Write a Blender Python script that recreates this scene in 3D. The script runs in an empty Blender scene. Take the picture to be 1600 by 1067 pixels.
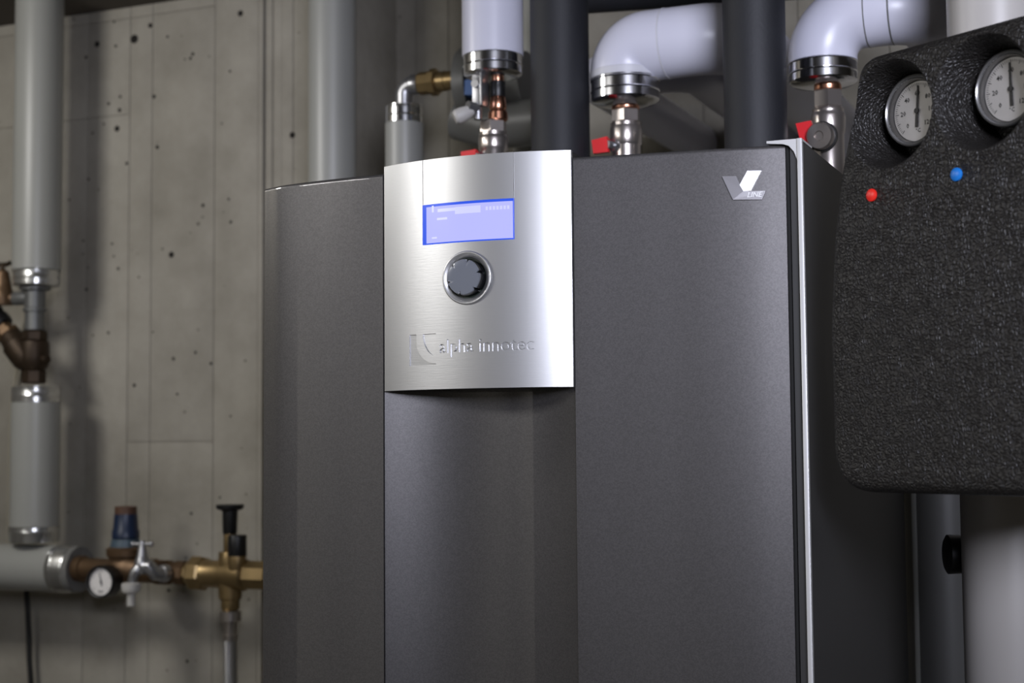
import bpy, bmesh, math, random
from mathutils import Vector, Matrix

random.seed(7)
S = bpy.context.scene
COL = S.collection
PI = math.pi

# ------------------------------------------------------------------ camera
CAM = Vector((0.602296, -1.394241, 1.568238))
F = 2350.0                                   # focal length in pixels of the 1600 px frame
PITCH, ROLL, YAW = math.radians(3.82), math.radians(-0.465), math.radians(23.3)
fw = Vector((-math.sin(YAW) * math.cos(PITCH), math.cos(YAW) * math.cos(PITCH), math.sin(PITCH)))
r0 = Vector((math.cos(YAW), math.sin(YAW), 0))
u0 = r0.cross(fw)
RT = r0 * math.cos(ROLL) + u0 * math.sin(ROLL)
UP = -r0 * math.sin(ROLL) + u0 * math.cos(ROLL)
cd = bpy.data.cameras.new('camera')
cd.sensor_width = 36.0
cd.lens = F / 1600 * 36.0
cd.clip_start = 0.05
cd.dof.use_dof = True
cd.dof.focus_distance = 1.50
cd.dof.aperture_fstop = 6.3
cam = bpy.data.objects.new('camera', cd)
m = Matrix((RT, UP, -fw)).transposed().to_4x4()
m.translation = CAM
cam.matrix_world = m
COL.objects.link(cam)
S.camera = cam

# ------------------------------------------------------------------ world, light, exposure
S.view_settings.view_transform = 'Standard'
S.view_settings.look = 'None'
S.view_settings.gamma = 1.0
S.view_settings.use_curve_mapping = False
S.view_settings.exposure = 0.0
w = bpy.data.worlds.new('world')
S.world = w
w.use_nodes = True
w.node_tree.nodes['Background'].inputs[0].default_value = (0.5, 0.52, 0.55, 1)
w.node_tree.nodes['Background'].inputs[1].default_value = 0.02


def area(name, loc, target, sx, sy, power, col):
    l = bpy.data.lights.new(name, 'AREA')
    l.shape = 'RECTANGLE'
    l.size, l.size_y, l.energy, l.color = sx, sy, power, col
    o = bpy.data.objects.new(name, l)
    o.location = loc
    o.rotation_euler = (Vector(target) - Vector(loc)).to_track_quat('-Z', 'Y').to_euler()
    COL.objects.link(o)
    return o


# a short ceiling tube over the left side of the room, a cool work light right of the camera, a second tube further back
area('tube_light', (-1.38, -0.25, 2.38), (-1.30, 0.9, 1.4), 0.34, 0.34, 10.4, (1.0, 0.985, 0.955))
wl = area('work_light', (1.40, -2.1, 2.12), (0.38, 0.3, 1.98), 0.9, 0.5, 7.2, (0.82, 0.845, 1.0))
wl.data.spread = math.radians(52)
area('rear_tube_light', (-1.75, -1.85, 2.42), (-1.3, -1.6, 0.6), 0.9, 0.2, 36, (1.0, 0.985, 0.965))


def ray(px, py):
    return fw * F + RT * (px - 800.0) + UP * (533.5 - py)


def at(px, py, Y):
    """point of the plane y = Y seen at a pixel of the photograph"""
    d = ray(px, py)
    return CAM + d * ((Y - CAM.y) / d.y)


def mpp(px, py, Y):
    return (at(px, py, Y) - CAM).dot(fw) / F


def onprof(px, py, fn):
    Y = 0.0
    for _ in range(12):
        p = at(px, py, Y)
        Y = fn(p.x)
    return p


# ------------------------------------------------------------------ materials
def lin(c):
    return tuple(((v / 255) / 12.92 if v / 255 <= 0.04045 else ((v / 255 + 0.055) / 1.055) ** 2.4) for v in c) + (1,)


def mat(name, col, rough=0.5, metal=0.0, coat=0.0, coat_rough=0.05, noise=0.0, nscale=20.0, bump=0.0, bscale=200.0, spec=0.5,
        emit=None, estr=0.0, stretch=None, transmission=0.0, alpha=None):
    mt = bpy.data.materials.new(name)
    mt.use_nodes = True
    nt = mt.node_tree
    b = nt.nodes['Principled BSDF']
    c = lin(col)
    b.inputs['Base Color'].default_value = c
    b.inputs['Roughness'].default_value = rough
    b.inputs['Metallic'].default_value = metal
    b.inputs['Coat Weight'].default_value = coat
    b.inputs['Coat Roughness'].default_value = coat_rough
    b.inputs['Specular IOR Level'].default_value = spec
    b.inputs['Transmission Weight'].default_value = transmission
    if emit:
        b.inputs['Emission Color'].default_value = lin(emit)
        b.inputs['Emission Strength'].default_value = estr
    tc = nt.nodes.new('ShaderNodeTexCoord')
    src = tc.outputs['Object']
    if stretch:
        mp = nt.nodes.new('ShaderNodeMapping')
        mp.inputs['Scale'].default_value = stretch
        nt.links.new(src, mp.inputs['Vector'])
        src = mp.outputs['Vector']
    if noise > 0:
        n = nt.nodes.new('ShaderNodeTexNoise')
        n.inputs['Scale'].default_value = nscale
        n.inputs['Detail'].default_value = 6
        nt.links.new(src, n.inputs['Vector'])
        mr = nt.nodes.new('ShaderNodeMapRange')
        mr.inputs['From Min'].default_value = 0.3
        mr.inputs['From Max'].default_value = 0.7
        mr.inputs['To Min'].default_value = 1 - noise
        mr.inputs['To Max'].default_value = 1 + noise
        nt.links.new(n.outputs['Fac'], mr.inputs['Value'])
        mx = nt.nodes.new('ShaderNodeVectorMath')
        mx.operation = 'SCALE'
        mx.inputs[0].default_value = c[:3]
        nt.links.new(mr.outputs['Result'], mx.inputs['Scale'])
        nt.links.new(mx.outputs['Vector'], b.inputs['Base Color'])
    if bump > 0:
        n2 = nt.nodes.new('ShaderNodeTexNoise')
        n2.inputs['Scale'].default_value = bscale
        n2.inputs['Detail'].default_value = 3
        nt.links.new(src, n2.inputs['Vector'])
        bp = nt.nodes.new('ShaderNodeBump')
        bp.inputs['Strength'].default_value = bump
        bp.inputs['Distance'].default_value = 0.001
        nt.links.new(n2.outputs['Fac'], bp.inputs['Height'])
        nt.links.new(bp.outputs['Normal'], b.inputs['Normal'])
    return mt


def concrete_mat():
    mt = bpy.data.materials.new('concrete')
    mt.use_nodes = True
    nt = mt.node_tree
    N, L = nt.nodes.new, nt.links.new
    b = nt.nodes['Principled BSDF']
    b.inputs['Roughness'].default_value = 0.9
    b.inputs['Specular IOR Level'].default_value = 0.2
    tc = N('ShaderNodeTexCoord')
    geo = N('ShaderNodeNewGeometry')
    n1 = N('ShaderNodeTexNoise'); n1.inputs['Scale'].default_value = 3.2; n1.inputs['Detail'].default_value = 8
    n1.inputs['Roughness'].default_value = 0.62
    L(geo.outputs['Position'], n1.inputs['Vector'])
    cr = N('ShaderNodeValToRGB')
    cr.color_ramp.elements[0].position = 0.30; cr.color_ramp.elements[0].color = lin((126, 121, 110))
    cr.color_ramp.elements[1].position = 0.70; cr.color_ramp.elements[1].color = lin((170, 165, 154))
    L(n1.outputs['Fac'], cr.inputs['Fac'])
    # vertical streaks
    mp = N('ShaderNodeMapping'); mp.inputs['Scale'].default_value = (14, 14, 1.5)
    L(geo.outputs['Position'], mp.inputs['Vector'])
    n2 = N('ShaderNodeTexNoise'); n2.inputs['Scale'].default_value = 1.0; n2.inputs['Detail'].default_value = 5
    L(mp.outputs['Vector'], n2.inputs['Vector'])
    mr = N('ShaderNodeMapRange'); mr.inputs['From Min'].default_value = 0.35; mr.inputs['From Max'].default_value = 0.65
    mr.inputs['To Min'].default_value = 0.95; mr.inputs['To Max'].default_value = 1.03
    L(n2.outputs['Fac'], mr.inputs['Value'])
    m1 = N('ShaderNodeVectorMath'); m1.operation = 'SCALE'
    L(cr.outputs['Color'], m1.inputs[0]); L(mr.outputs['Result'], m1.inputs['Scale'])
    # pores
    v = N('ShaderNodeTexVoronoi'); v.inputs['Scale'].default_value = 26
    L(geo.outputs['Position'], v.inputs['Vector'])
    n3 = N('ShaderNodeTexNoise'); n3.inputs['Scale'].default_value = 9
    L(geo.outputs['Position'], n3.inputs['Vector'])
    th = N('ShaderNodeMapRange'); th.inputs['From Min'].default_value = 0.42; th.inputs['From Max'].default_value = 0.75
    th.inputs['To Min'].default_value = 0.0; th.inputs['To Max'].default_value = 0.13
    L(n3.outputs['Fac'], th.inputs['Value'])
    lt = N('ShaderNodeMath'); lt.operation = 'SUBTRACT'
    L(v.outputs['Distance'], lt.inputs[0]); L(th.outputs['Result'], lt.inputs[1])
    pr = N('ShaderNodeMapRange'); pr.inputs['From Min'].default_value = -0.02; pr.inputs['From Max'].default_value = 0.03
    pr.inputs['To Min'].default_value = 0.45; pr.inputs['To Max'].default_value = 1.0
    L(lt.outputs['Value'], pr.inputs['Value'])
    m2 = N('ShaderNodeVectorMath'); m2.operation = 'SCALE'
    L(m1.outputs['Vector'], m2.inputs[0]); L(pr.outputs['Result'], m2.inputs['Scale'])
    L(m2.outputs['Vector'], b.inputs['Base Color'])
    n4 = N('ShaderNodeTexNoise'); n4.inputs['Scale'].default_value = 90; n4.inputs['Detail'].default_value = 6
    L(geo.outputs['Position'], n4.inputs['Vector'])
    ad = N('ShaderNodeMath'); ad.operation = 'ADD'
    L(n4.outputs['Fac'], ad.inputs[0]); L(pr.outputs['Result'], ad.inputs[1])
    bp = N('ShaderNodeBump'); bp.inputs['Strength'].default_value = 0.5; bp.inputs['Distance'].default_value = 0.002
    L(ad.outputs['Value'], bp.inputs['Height']); L(bp.outputs['Normal'], b.inputs['Normal'])
    return mt


def paint_mat():
    """anthracite metallic paint with fine flakes under a gloss coat"""
    mt = mat('anthracite_metallic_paint', (91, 89, 89), rough=0.42, metal=0.55, coat=1.0, coat_rough=0.04)
    mt.node_tree.nodes['Principled BSDF'].inputs['Coat IOR'].default_value = 1.75
    nt = mt.node_tree
    N, L = nt.nodes.new, nt.links.new
    b = nt.nodes['Principled BSDF']
    geo = N('ShaderNodeNewGeometry')
    v = N('ShaderNodeTexVoronoi'); v.inputs['Scale'].default_value = 900
    L(geo.outputs['Position'], v.inputs['Vector'])
    sep = N('ShaderNodeSeparateColor'); L(v.outputs['Color'], sep.inputs['Color'])
    mr = N('ShaderNodeMapRange'); mr.inputs['To Min'].default_value = 0.86; mr.inputs['To Max'].default_value = 1.16
    L(sep.outputs['Red'], mr.inputs['Value'])
    n = N('ShaderNodeTexNoise'); n.inputs['Scale'].default_value = 4; n.inputs['Detail'].default_value = 5
    mp = N('ShaderNodeMapping'); mp.inputs['Scale'].default_value = (1, 1, 0.3)
    L(geo.outputs['Position'], mp.inputs['Vector']); L(mp.outputs['Vector'], n.inputs['Vector'])
    r2 = N('ShaderNodeMapRange'); r2.inputs['From Min'].default_value = 0.35; r2.inputs['From Max'].default_value = 0.7
    r2.inputs['To Min'].default_value = 0.38; r2.inputs['To Max'].default_value = 0.47
    L(n.outputs['Fac'], r2.inputs['Value']); L(r2.outputs['Result'], b.inputs['Roughness'])
    m1 = N('ShaderNodeVectorMath'); m1.operation = 'SCALE'
    m1.inputs[0].default_value = lin((91, 89, 89))[:3]
    L(mr.outputs['Result'], m1.inputs['Scale']); L(m1.outputs['Vector'], b.inputs['Base Color'])
    bp = N('ShaderNodeBump'); bp.inputs['Strength'].default_value = 0.10; bp.inputs['Distance'].default_value = 0.0004
    L(sep.outputs['Green'], bp.inputs['Height']); L(bp.outputs['Normal'], b.inputs['Normal'])
    return mt


def foam_mat():
    """black expanded bead foam: cells with dimples between the beads"""
    mt = mat('black_bead_foam', (33, 31, 29), rough=0.42, spec=0.5)
    nt = mt.node_tree
    N, L = nt.nodes.new, nt.links.new
    b = nt.nodes['Principled BSDF']
    geo = N('ShaderNodeNewGeometry')
    v = N('ShaderNodeTexVoronoi'); v.inputs['Scale'].default_value = 270
    v.feature = 'DISTANCE_TO_EDGE'
    n = N('ShaderNodeTexNoise'); n.inputs['Scale'].default_value = 60; n.inputs['Detail'].default_value = 4
    L(geo.outputs['Position'], n.inputs['Vector'])
    ad = N('ShaderNodeVectorMath'); ad.operation = 'MULTIPLY_ADD'
    ad.inputs[1].default_value = (0.012, 0.012, 0.012)
    L(n.outputs['Color'], ad.inputs[0]); L(geo.outputs['Position'], ad.inputs[2])
    L(ad.outputs['Vector'], v.inputs['Vector'])
    mr = N('ShaderNodeMapRange'); mr.inputs['From Min'].default_value = 0.0; mr.inputs['From Max'].default_value = 0.28
    L(v.outputs['Distance'], mr.inputs['Value'])
    n5 = N('ShaderNodeTexNoise'); n5.inputs['Scale'].default_value = 420; n5.inputs['Detail'].default_value = 3
    L(geo.outputs['Position'], n5.inputs['Vector'])
    sm = N('ShaderNodeMath'); sm.operation = 'ADD'
    L(mr.outputs['Result'], sm.inputs[0]); L(n5.outputs['Fac'], sm.inputs[1])
    bp = N('ShaderNodeBump'); bp.inputs['Strength'].default_value = 0.85; bp.inputs['Distance'].default_value = 0.0009
    L(sm.outputs['Value'], bp.inputs['Height']); L(bp.outputs['Normal'], b.inputs['Normal'])
    return mt


M = dict(
    concrete=concrete_mat(),
    ceiling=mat('ceiling_concrete', (88, 82, 75), rough=0.95, noise=0.15, nscale=4),
    floor=mat('floor_screed', (140, 138, 134), rough=0.6, noise=0.12, nscale=6),
    plaster=mat('painted_room_wall', (150, 146, 138), rough=0.85, noise=0.06, nscale=5),
    hole=mat('dark_hole', (28, 25, 22), rough=1.0),
    paint=paint_mat(),
    side=mat('grey_side_sheet', (54, 54, 54), rough=0.5, bump=0.05, bscale=900),
    chassis=mat('black_chassis', (20, 20, 21), rough=0.6),
    frame=mat('bright_frame_metal', (218, 218, 217), rough=0.42, metal=0.45),
    alu=mat('brushed_silver', (206, 206, 206), rough=0.38, metal=0.85, bump=0.05, bscale=60, stretch=(1, 1, 30)),
    bright=mat('lit_badge_silver', (240, 240, 240), rough=0.34, metal=0.6),  # light on the tilted stroke put into a paler base colour
    badge=mat('satin_badge_grey', (150, 148, 150), rough=0.3, metal=0.8),
    white_print=mat('white_print', (235, 235, 235), rough=0.5),
    screen=mat('lit_blue_screen', (40, 44, 80), rough=0.12, emit=(186, 188, 250), estr=1.0),
    screen_edge=mat('lit_blue_screen_edge', (20, 30, 90), rough=0.15, emit=(52, 92, 232), estr=0.9),
    screen_text=mat('lit_screen_text', (60, 64, 90), rough=0.2, emit=(212, 214, 255), estr=0.95),
    knob=mat('smoked_grey_knob', (120, 124, 132), rough=0.18, coat=0.6),
    knob_side=mat('black_gloss_knob_side', (28, 29, 31), rough=0.2, coat=0.5),
    rim=mat('dark_green_knob_rim', (46, 54, 48), rough=0.3),
    white_jacket=mat('white_pvc_jacket', (203, 203, 216), rough=0.33, spec=0.5, noise=0.02, nscale=8),
    cream_jacket=mat('cream_white_pipe', (172, 168, 163), rough=0.35, noise=0.02, nscale=6),
    grey_jacket=mat('grey_pvc_jacket', (152, 152, 147), rough=0.38, noise=0.03, nscale=6),
    dim_jacket=mat('dark_grey_pvc_jacket', (104, 104, 102), rough=0.4, noise=0.03, nscale=6),
    seam=mat('jacket_seam_edge', (196, 196, 202), rough=0.4),
    rubber=mat('black_rubber_insulation', (25, 26, 31), rough=0.62, noise=0.12, nscale=30, bump=0.2, bscale=250),
    chrome=mat('foil_sleeve_metal', (230, 230, 232), rough=0.16, metal=1.0, bump=0.04, bscale=30),
    foil=mat('dull_foil_sleeve', (200, 200, 198), rough=0.24, metal=0.9, bump=0.3, bscale=40),
    nickel=mat('nickel_plated_brass', (186, 178, 172), rough=0.28, metal=0.9, bump=0.05, bscale=300),
    steel=mat('dull_steel', (170, 170, 172), rough=0.32, metal=0.9),
    zinc=mat('grey_zinc_fitting', (112, 113, 112), rough=0.45, metal=0.5, noise=0.1),
    copper=mat('copper', (208, 150, 122), rough=0.26, metal=1.0, noise=0.1),
    brass=mat('yellow_brass', (150, 128, 90), rough=0.36, metal=0.8, noise=0.15, nscale=30),
    bronze=mat('brown_bronze', (104, 82, 60), rough=0.45, metal=0.65, noise=0.2, nscale=30),
    dark_bronze=mat('dark_tarnished_bronze', (58, 46, 34), rough=0.5, metal=0.6, noise=0.25, nscale=30),
    blue_cap=mat('navy_blue_plastic', (16, 33, 60), rough=0.4),
    blue_light=mat('grey_blue_plastic', (68, 84, 96), rough=0.45),
    brown_cap=mat('rust_brown_plastic', (82, 56, 40), rough=0.6),
    black=mat('black_plastic', (18, 18, 19), rough=0.4),
    gap=mat('black_recess', (10, 10, 10), rough=0.8),
    white_plastic=mat('white_plastic', (186, 183, 178), rough=0.5),
    red=mat('red_lever_coating', (214, 30, 38), rough=0.4),
    red_dot=mat('red_plastic_button', (226, 42, 32), rough=0.35),
    blue_dot=mat('blue_plastic_button', (24, 112, 196), rough=0.35),
    blue_lever=mat('blue_lever_coating', (30, 96, 176), rough=0.4),
    foam=foam_mat(),
    grey_foam=mat('grey_pipe_foam', (112, 111, 108), rough=0.95, noise=0.15, nscale=80),
    dial=mat('white_dial_face', (226, 222, 218), rough=0.55),
    ink=mat('black_dial_ink', (28, 27, 27), rough=0.6),
    green_ink=mat('green_dial_mark', (40, 92, 60), rough=0.6),
    needle=mat('dark_needle', (40, 39, 40), rough=0.45),
    ring=mat('grey_chrome_ring', (150, 149, 148), rough=0.25, metal=0.7),
    cable=mat('black_cable', (24, 23, 22), rough=0.6),
    pale_cable=mat('pale_cable', (150, 144, 128), rough=0.7),
)
# braided steel: crossed fine waves
M['braid'] = mat('braided_steel', (178, 177, 176), rough=0.34, metal=0.85)
_nt = M['braid'].node_tree
_w = _nt.nodes.new('ShaderNodeTexWave'); _w.inputs['Scale'].default_value = 160; _w.bands_direction = 'DIAGONAL'
_g = _nt.nodes.new('ShaderNodeNewGeometry')
_nt.links.new(_g.outputs['Position'], _w.inputs['Vector'])
_b = _nt.nodes.new('ShaderNodeBump'); _b.inputs['Distance'].default_value = 0.0008; _b.inputs['Strength'].default_value = 0.7
_nt.links.new(_w.outputs['Fac'], _b.inputs['Height'])
_nt.links.new(_b.outputs['Normal'], _nt.nodes['Principled BSDF'].inputs['Normal'])
# clear gauge lens
M['lens'] = bpy.data.materials.new('clear_lens')
M['lens'].use_nodes = True
_n = M['lens'].node_tree
_n.nodes.clear()
_o = _n.nodes.new('ShaderNodeOutputMaterial'); _m = _n.nodes.new('ShaderNodeMixShader'); _f = _n.nodes.new('ShaderNodeFresnel')
_t = _n.nodes.new('ShaderNodeBsdfTransparent'); _gl = _n.nodes.new('ShaderNodeBsdfGlossy')
_gl.inputs['Roughness'].default_value = 0.03
_f.inputs['IOR'].default_value = 1.25
_t.inputs['Color'].default_value = (0.97, 0.97, 0.97, 1)
_n.links.new(_f.outputs[0], _m.inputs[0]); _n.links.new(_t.outputs[0], _m.inputs[1]); _n.links.new(_gl.outputs[0], _m.inputs[2])
_n.links.new(_m.outputs[0], _o.inputs['Surface'])

# ------------------------------------------------------------------ object helpers
BASE = {}


def new_bm():
    return bmesh.new()


def obj(name, bm, mt, parent=None, sharp=35, kind=None):
    """one mesh object; vertices are given in world space and stored relative to the parent's base"""
    me = bpy.data.meshes.new(name)
    if isinstance(bm, bmesh.types.BMesh):
        bmesh.ops.recalc_face_normals(bm, faces=bm.faces)
        bm.to_mesh(me)
        bm.free()
    else:
        me = bm
    base = BASE[parent] if parent else None
    o = bpy.data.objects.new(name, me)
    if base is None:
        xs = [v.co for v in me.vertices]
        base = Vector((sum(c.x for c in xs) / len(xs), sum(c.y for c in xs) / len(xs), min(c.z for c in xs)))
        o.location = base
    else:
        o.parent = parent
    me.transform(Matrix.Translation(-base))
    for p in me.polygons:
        p.use_smooth = True
    me.set_sharp_from_angle(angle=math.radians(sharp))
    me.materials.append(mt)
    COL.objects.link(o)
    BASE[o] = base
    if kind:
        o['kind'] = kind
    return o


def thing(name, label, cat, base, group=None):
    o = bpy.data.objects.new(name, None)
    o.empty_display_size = 0.02
    o.location = base
    COL.objects.link(o)
    BASE[o] = Vector(base)
    o['label'], o['category'] = label, cat
    if group:
        o['group'] = group
    return o


def tag(o, label, cat, group=None):
    o['label'], o['category'] = label, cat
    if group:
        o['group'] = group
    return o


def frame_of(axis):
    a = Vector(axis).normalized()
    t = Vector((0, 0, 1)) if abs(a.z) < 0.9 else Vector((1, 0, 0))
    x = t.cross(a).normalized()
    return x, a.cross(x), a


def lathe(bm, org, axis, prof, segs=32, spin=0.0, caps=True):
    """profile [(r, h)] turned about an axis through org"""
    x, y, a = frame_of(axis)
    org = Vector(org)
    rings = []
    for r, h in prof:
        if r < 1e-6:
            rings.append([bm.verts.new(org + a * h)])
        else:
            rings.append([bm.verts.new(org + a * h + x * (r * math.cos(spin + 2 * PI * k / segs)) + y * (r * math.sin(spin + 2 * PI * k / segs)))
                          for k in range(segs)])
    for A, B in zip(rings, rings[1:]):
        for k in range(segs):
            q = [A[k % len(A)], A[(k + 1) % len(A)], B[(k + 1) % len(B)], B[k % len(B)]]
            u = []
            for v in q:
                if v not in u:
                    u.append(v)
            if len(u) > 2:
                try:
                    bm.faces.new(u)
                except ValueError:
                    pass
    if caps:
        for R in (rings[0], rings[-1]):
            if len(R) > 2:
                bm.faces.new(R)
    return bm


def cyl(bm, org, axis, r, h0, h1, segs=32, bev=0.0, spin=0.0):
    if bev:
        return lathe(bm, org, axis, [(r - bev, h0), (r - 0.3 * bev, h0 + 0.3 * bev), (r, h0 + bev), (r, h1 - bev), (r - 0.3 * bev, h1 - 0.3 * bev), (r - bev, h1)], segs, spin)
    return lathe(bm, org, axis, [(r, h0), (r, h1)], segs, spin)


def tube(bm, pts, r, segs=24, caps=True, radii=None):
    pts = [Vector(p) for p in pts]
    rings = []
    up = None
    for i, p in enumerate(pts):
        t = (pts[min(i + 1, len(pts) - 1)] - pts[max(i - 1, 0)]).normalized()
        if up is None:
            x, y, a = frame_of(t)
        else:
            x = (up - t * up.dot(t)).normalized()
            y = t.cross(x)
        up = x
        rr = radii[i] if radii else r
        rings.append([bm.verts.new(p + x * (rr * math.cos(2 * PI * k / segs)) + y * (rr * math.sin(2 * PI * k / segs))) for k in range(segs)])
    for A, B in zip(rings, rings[1:]):
        for k in range(segs):
            bm.faces.new((A[k], A[(k + 1) % segs], B[(k + 1) % segs], B[k]))
    if caps:
        bm.faces.new(rings[0])
        bm.faces.new(rings[-1])
    return bm


def bend(p0, corner, p1, rad, n=12):
    """path p0 - rounded corner - p1"""
    p0, c, p1 = Vector(p0), Vector(corner), Vector(p1)
    a, b = (p0 - c).normalized(), (p1 - c).normalized()
    ang = a.angle(b)
    t = rad / math.tan(ang / 2)
    cen = c + (a + b).normalized() * (rad / math.sin(ang / 2))
    s, e = c + a * t - cen, c + b * t - cen
    ax = s.cross(e).normalized()
    tot = s.angle(e)
    return [p0] + [cen + Matrix.Rotation(tot * k / n, 3, ax) @ s for k in range(n + 1)] + [p1]


def box(bm, lo, hi, bev=0.0):
    lo, hi = Vector(lo), Vector(hi)
    r = bmesh.ops.create_cube(bm, size=1.0)
    for v in r['verts']:
        v.co = Vector((lo.x + (v.co.x + .5) * (hi.x - lo.x), lo.y + (v.co.y + .5) * (hi.y - lo.y), lo.z + (v.co.z + .5) * (hi.z - lo.z)))
    if bev:
        es = {e for v in r['verts'] for e in v.link_edges}
        bmesh.ops.bevel(bm, geom=list(es), offset=bev, segments=2, profile=0.6, affect='EDGES')
    return bm


def prism(bm, poly, fn):
    """closed solid between fn(p, 0) and fn(p, 1) for each 2D point of poly"""
    A = [bm.verts.new(fn(p, 0)) for p in poly]
    B = [bm.verts.new(fn(p, 1)) for p in poly]
    n = len(poly)
    bm.faces.new(A)
    bm.faces.new(B[::-1])
    for k in range(n):
        bm.faces.new((A[k], B[k], B[(k + 1) % n], A[(k + 1) % n]))
    return bm


def text_mesh(body, extrude, shear=0.0, res=4, bold=0.0):
    c = bpy.data.curves.new('lettering', 'FONT')
    c.body = body
    c.extrude = extrude
    c.shear = shear
    c.resolution_u = res
    c.offset = bold
    o = bpy.data.objects.new('lettering', c)
    COL.objects.link(o)
    dg = bpy.context.evaluated_depsgraph_get()
    me = bpy.data.meshes.new_from_object(o.evaluated_get(dg), depsgraph=dg)
    bpy.data.objects.remove(o)
    bpy.data.curves.remove(c)
    bm = bmesh.new()
    bm.from_mesh(me)
    bpy.data.meshes.remove(me)
    bmesh.ops.remove_doubles(bm, verts=bm.verts, dist=1e-5)
    xs = [v.co.x for v in bm.verts]
    ys = [v.co.y for v in bm.verts]
    return bm, min(xs), max(xs), min(ys), max(ys)


def boolean(me, cutters):
    a = bpy.data.objects.new('cut_a', me)
    COL.objects.link(a)
    tmp = [a]
    for k, cb in enumerate(cutters):
        bmesh.ops.recalc_face_normals(cb, faces=cb.faces)
        cm = bpy.data.meshes.new('cut')
        cb.to_mesh(cm)
        cb.free()
        c = bpy.data.objects.new('cut_b', cm)
        COL.objects.link(c)
        tmp.append(c)
        md = a.modifiers.new('b%d' % k, 'BOOLEAN')
        md.operation = 'DIFFERENCE'
        md.solver = 'EXACT'
        md.object = c
    dg = bpy.context.evaluated_depsgraph_get()
    out = bpy.data.meshes.new_from_object(a.evaluated_get(dg), depsgraph=dg)
    for o in tmp:
        bpy.data.objects.remove(o)
    return out


# ------------------------------------------------------------------ the room
WALL_Y = 1.0
BAY_X, BAY_Y = -.742, 1.17            # wall set back right of the grey riser, a step added for its shade
CEIL = at(96, 26, WALL_Y).z
X0, X1, Y0 = -2.7, 2.3, -3.3


def structure(name, lo, hi, mt):
    bm = new_bm()
    box(bm, lo, hi)
    o = obj(name, bm, mt)
    o['kind'] = 'structure'
    return o


structure('floor', (X0, Y0, -0.1), (X1, BAY_Y + .12, 0), M['floor'])
structure('ceiling', (X0, Y0, CEIL), (X1, BAY_Y + .12, CEIL + .15), M['ceiling'])
structure('wall_left', (X0 - .12, Y0, 0), (X0, WALL_Y + .1, CEIL), M['plaster'])
structure('wall_right', (X1, Y0, 0), (X1 + .12, BAY_Y + .12, CEIL), M['plaster'])
structure('wall_front', (X0, Y0 - .12, 0), (X1, Y0, CEIL), M['plaster'])
wall = structure('wall_back', (X0, WALL_Y + .006, 0), (BAY_X, BAY_Y + .12, CEIL), M['concrete'])
bay = structure('wall_recess', (BAY_X, BAY_Y + .006, 0), (X1, BAY_Y + .12, CEIL), M['concrete'])
structure('wall_reflection_stub', (-1.76, -1.15, 0), (-1.62, WALL_Y, CEIL), M['concrete'])  # unseen wall stub, added for its reflection in the left door
# the imprints of the formwork boards, joints left open between them
joints = [-1.619] + [at(px, py, WALL_Y).x for px, py in [(132, 700), (199, 600), (237, 300), (336, 100), (404, 120), (413, 120), (425, 120), (440, 120), (458, 200)]] + [BAY_X - .001]
bay_joints = [BAY_X + .002] + [at(px, 100, BAY_Y).x for px in (596, 650, 701, 830, 1000, 1098)]
while bay_joints[-1] < X1 - .3:
    bay_joints.append(bay_joints[-1] + random.uniform(.14, .24))
bay_joints.append(X1 - .002)
rough_x0, rough_x1 = at(404, 120, WALL_Y).x - .001, at(440, 120, WALL_Y).x + .001
for js, yy, par in ((joints, WALL_Y, wall), (bay_joints, BAY_Y, bay)):
    for a, b in zip(js, js[1:]):
        proud = random.uniform(0, .0005)
        g = .0007
        if par is wall and a >= rough_x0 - 1e-6 and b <= rough_x1 + 1e-6:
            proud = random.choice((-.003, .003, .004))
            g = .0015
        cuts = [0.001, CEIL - .001]
        if par is wall and b < rough_x0 + .001:
            cuts = [0.001, at(150, 184, WALL_Y).z if a < at(200, 300, WALL_Y).x else at(280, 690, WALL_Y).z, CEIL - .024, CEIL - .001]
        for z0_, z1_ in zip(cuts, cuts[1:]):
            bm = new_bm()
            box(bm, (a + g, yy - proud, z0_ + .0004), (b - g, yy + .0065, z1_ - .0004), .0005)
            obj('formwork_board', bm, M['concrete'], par)
holes = [(random.uniform(100, 398), random.uniform(30, 1040), random.uniform(.0018, .0036)) for _ in range(46)]
for px, py, r in [(152, 69, .006), (210, 61, .009), (235, 40, .005), (183, 201, .006), (268, 398, .006), (457, 211, .006), (187, 172, .004), (376, 21, .006), (188, 151, .003), (170, 162, .003), (246, 230, .004), (181, 72, .003), (241, 151, .004)] + holes:
    p = at(px, py, WALL_Y)
    bm = new_bm()
    lathe(bm, (p.x, WALL_Y - .0008, p.z), (0, 1, 0), [(r, 0), (r, .002)], 12)
    obj('tie_hole', bm, M['hole'], wall)

# ------------------------------------------------------------------ heat pump cabinet
TOP = 1.848


def interp(pts, x):
    """smooth monotone-ish curve (Catmull-Rom in x)"""
    for i in range(len(pts) - 1):
        if x <= pts[i + 1][0] or i == len(pts) - 2:
            p1, p2 = pts[i], pts[i + 1]
            p0 = pts[i - 1] if i else (2 * p1[0] - p2[0], 2 * p1[1] - p2[1])
            p3 = pts[i + 2] if i + 2 < len(pts) else (2 * p2[0] - p1[0], 2 * p2[1] - p1[1])
            h = p2[0] - p1[0]
            t = (x - p1[0]) / h
            m1, m2 = (p2[1] - p0[1]) / (p2[0] - p0[0]) * h, (p3[1] - p1[1]) / (p3[0] - p1[0]) * h
            return (2 * t**3 - 3 * t * t + 1) * p1[1] + (t**3 - 2 * t * t + t) * m1 + (-2 * t**3 + 3 * t * t) * p2[1] + (t**3 - t * t) * m2


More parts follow.
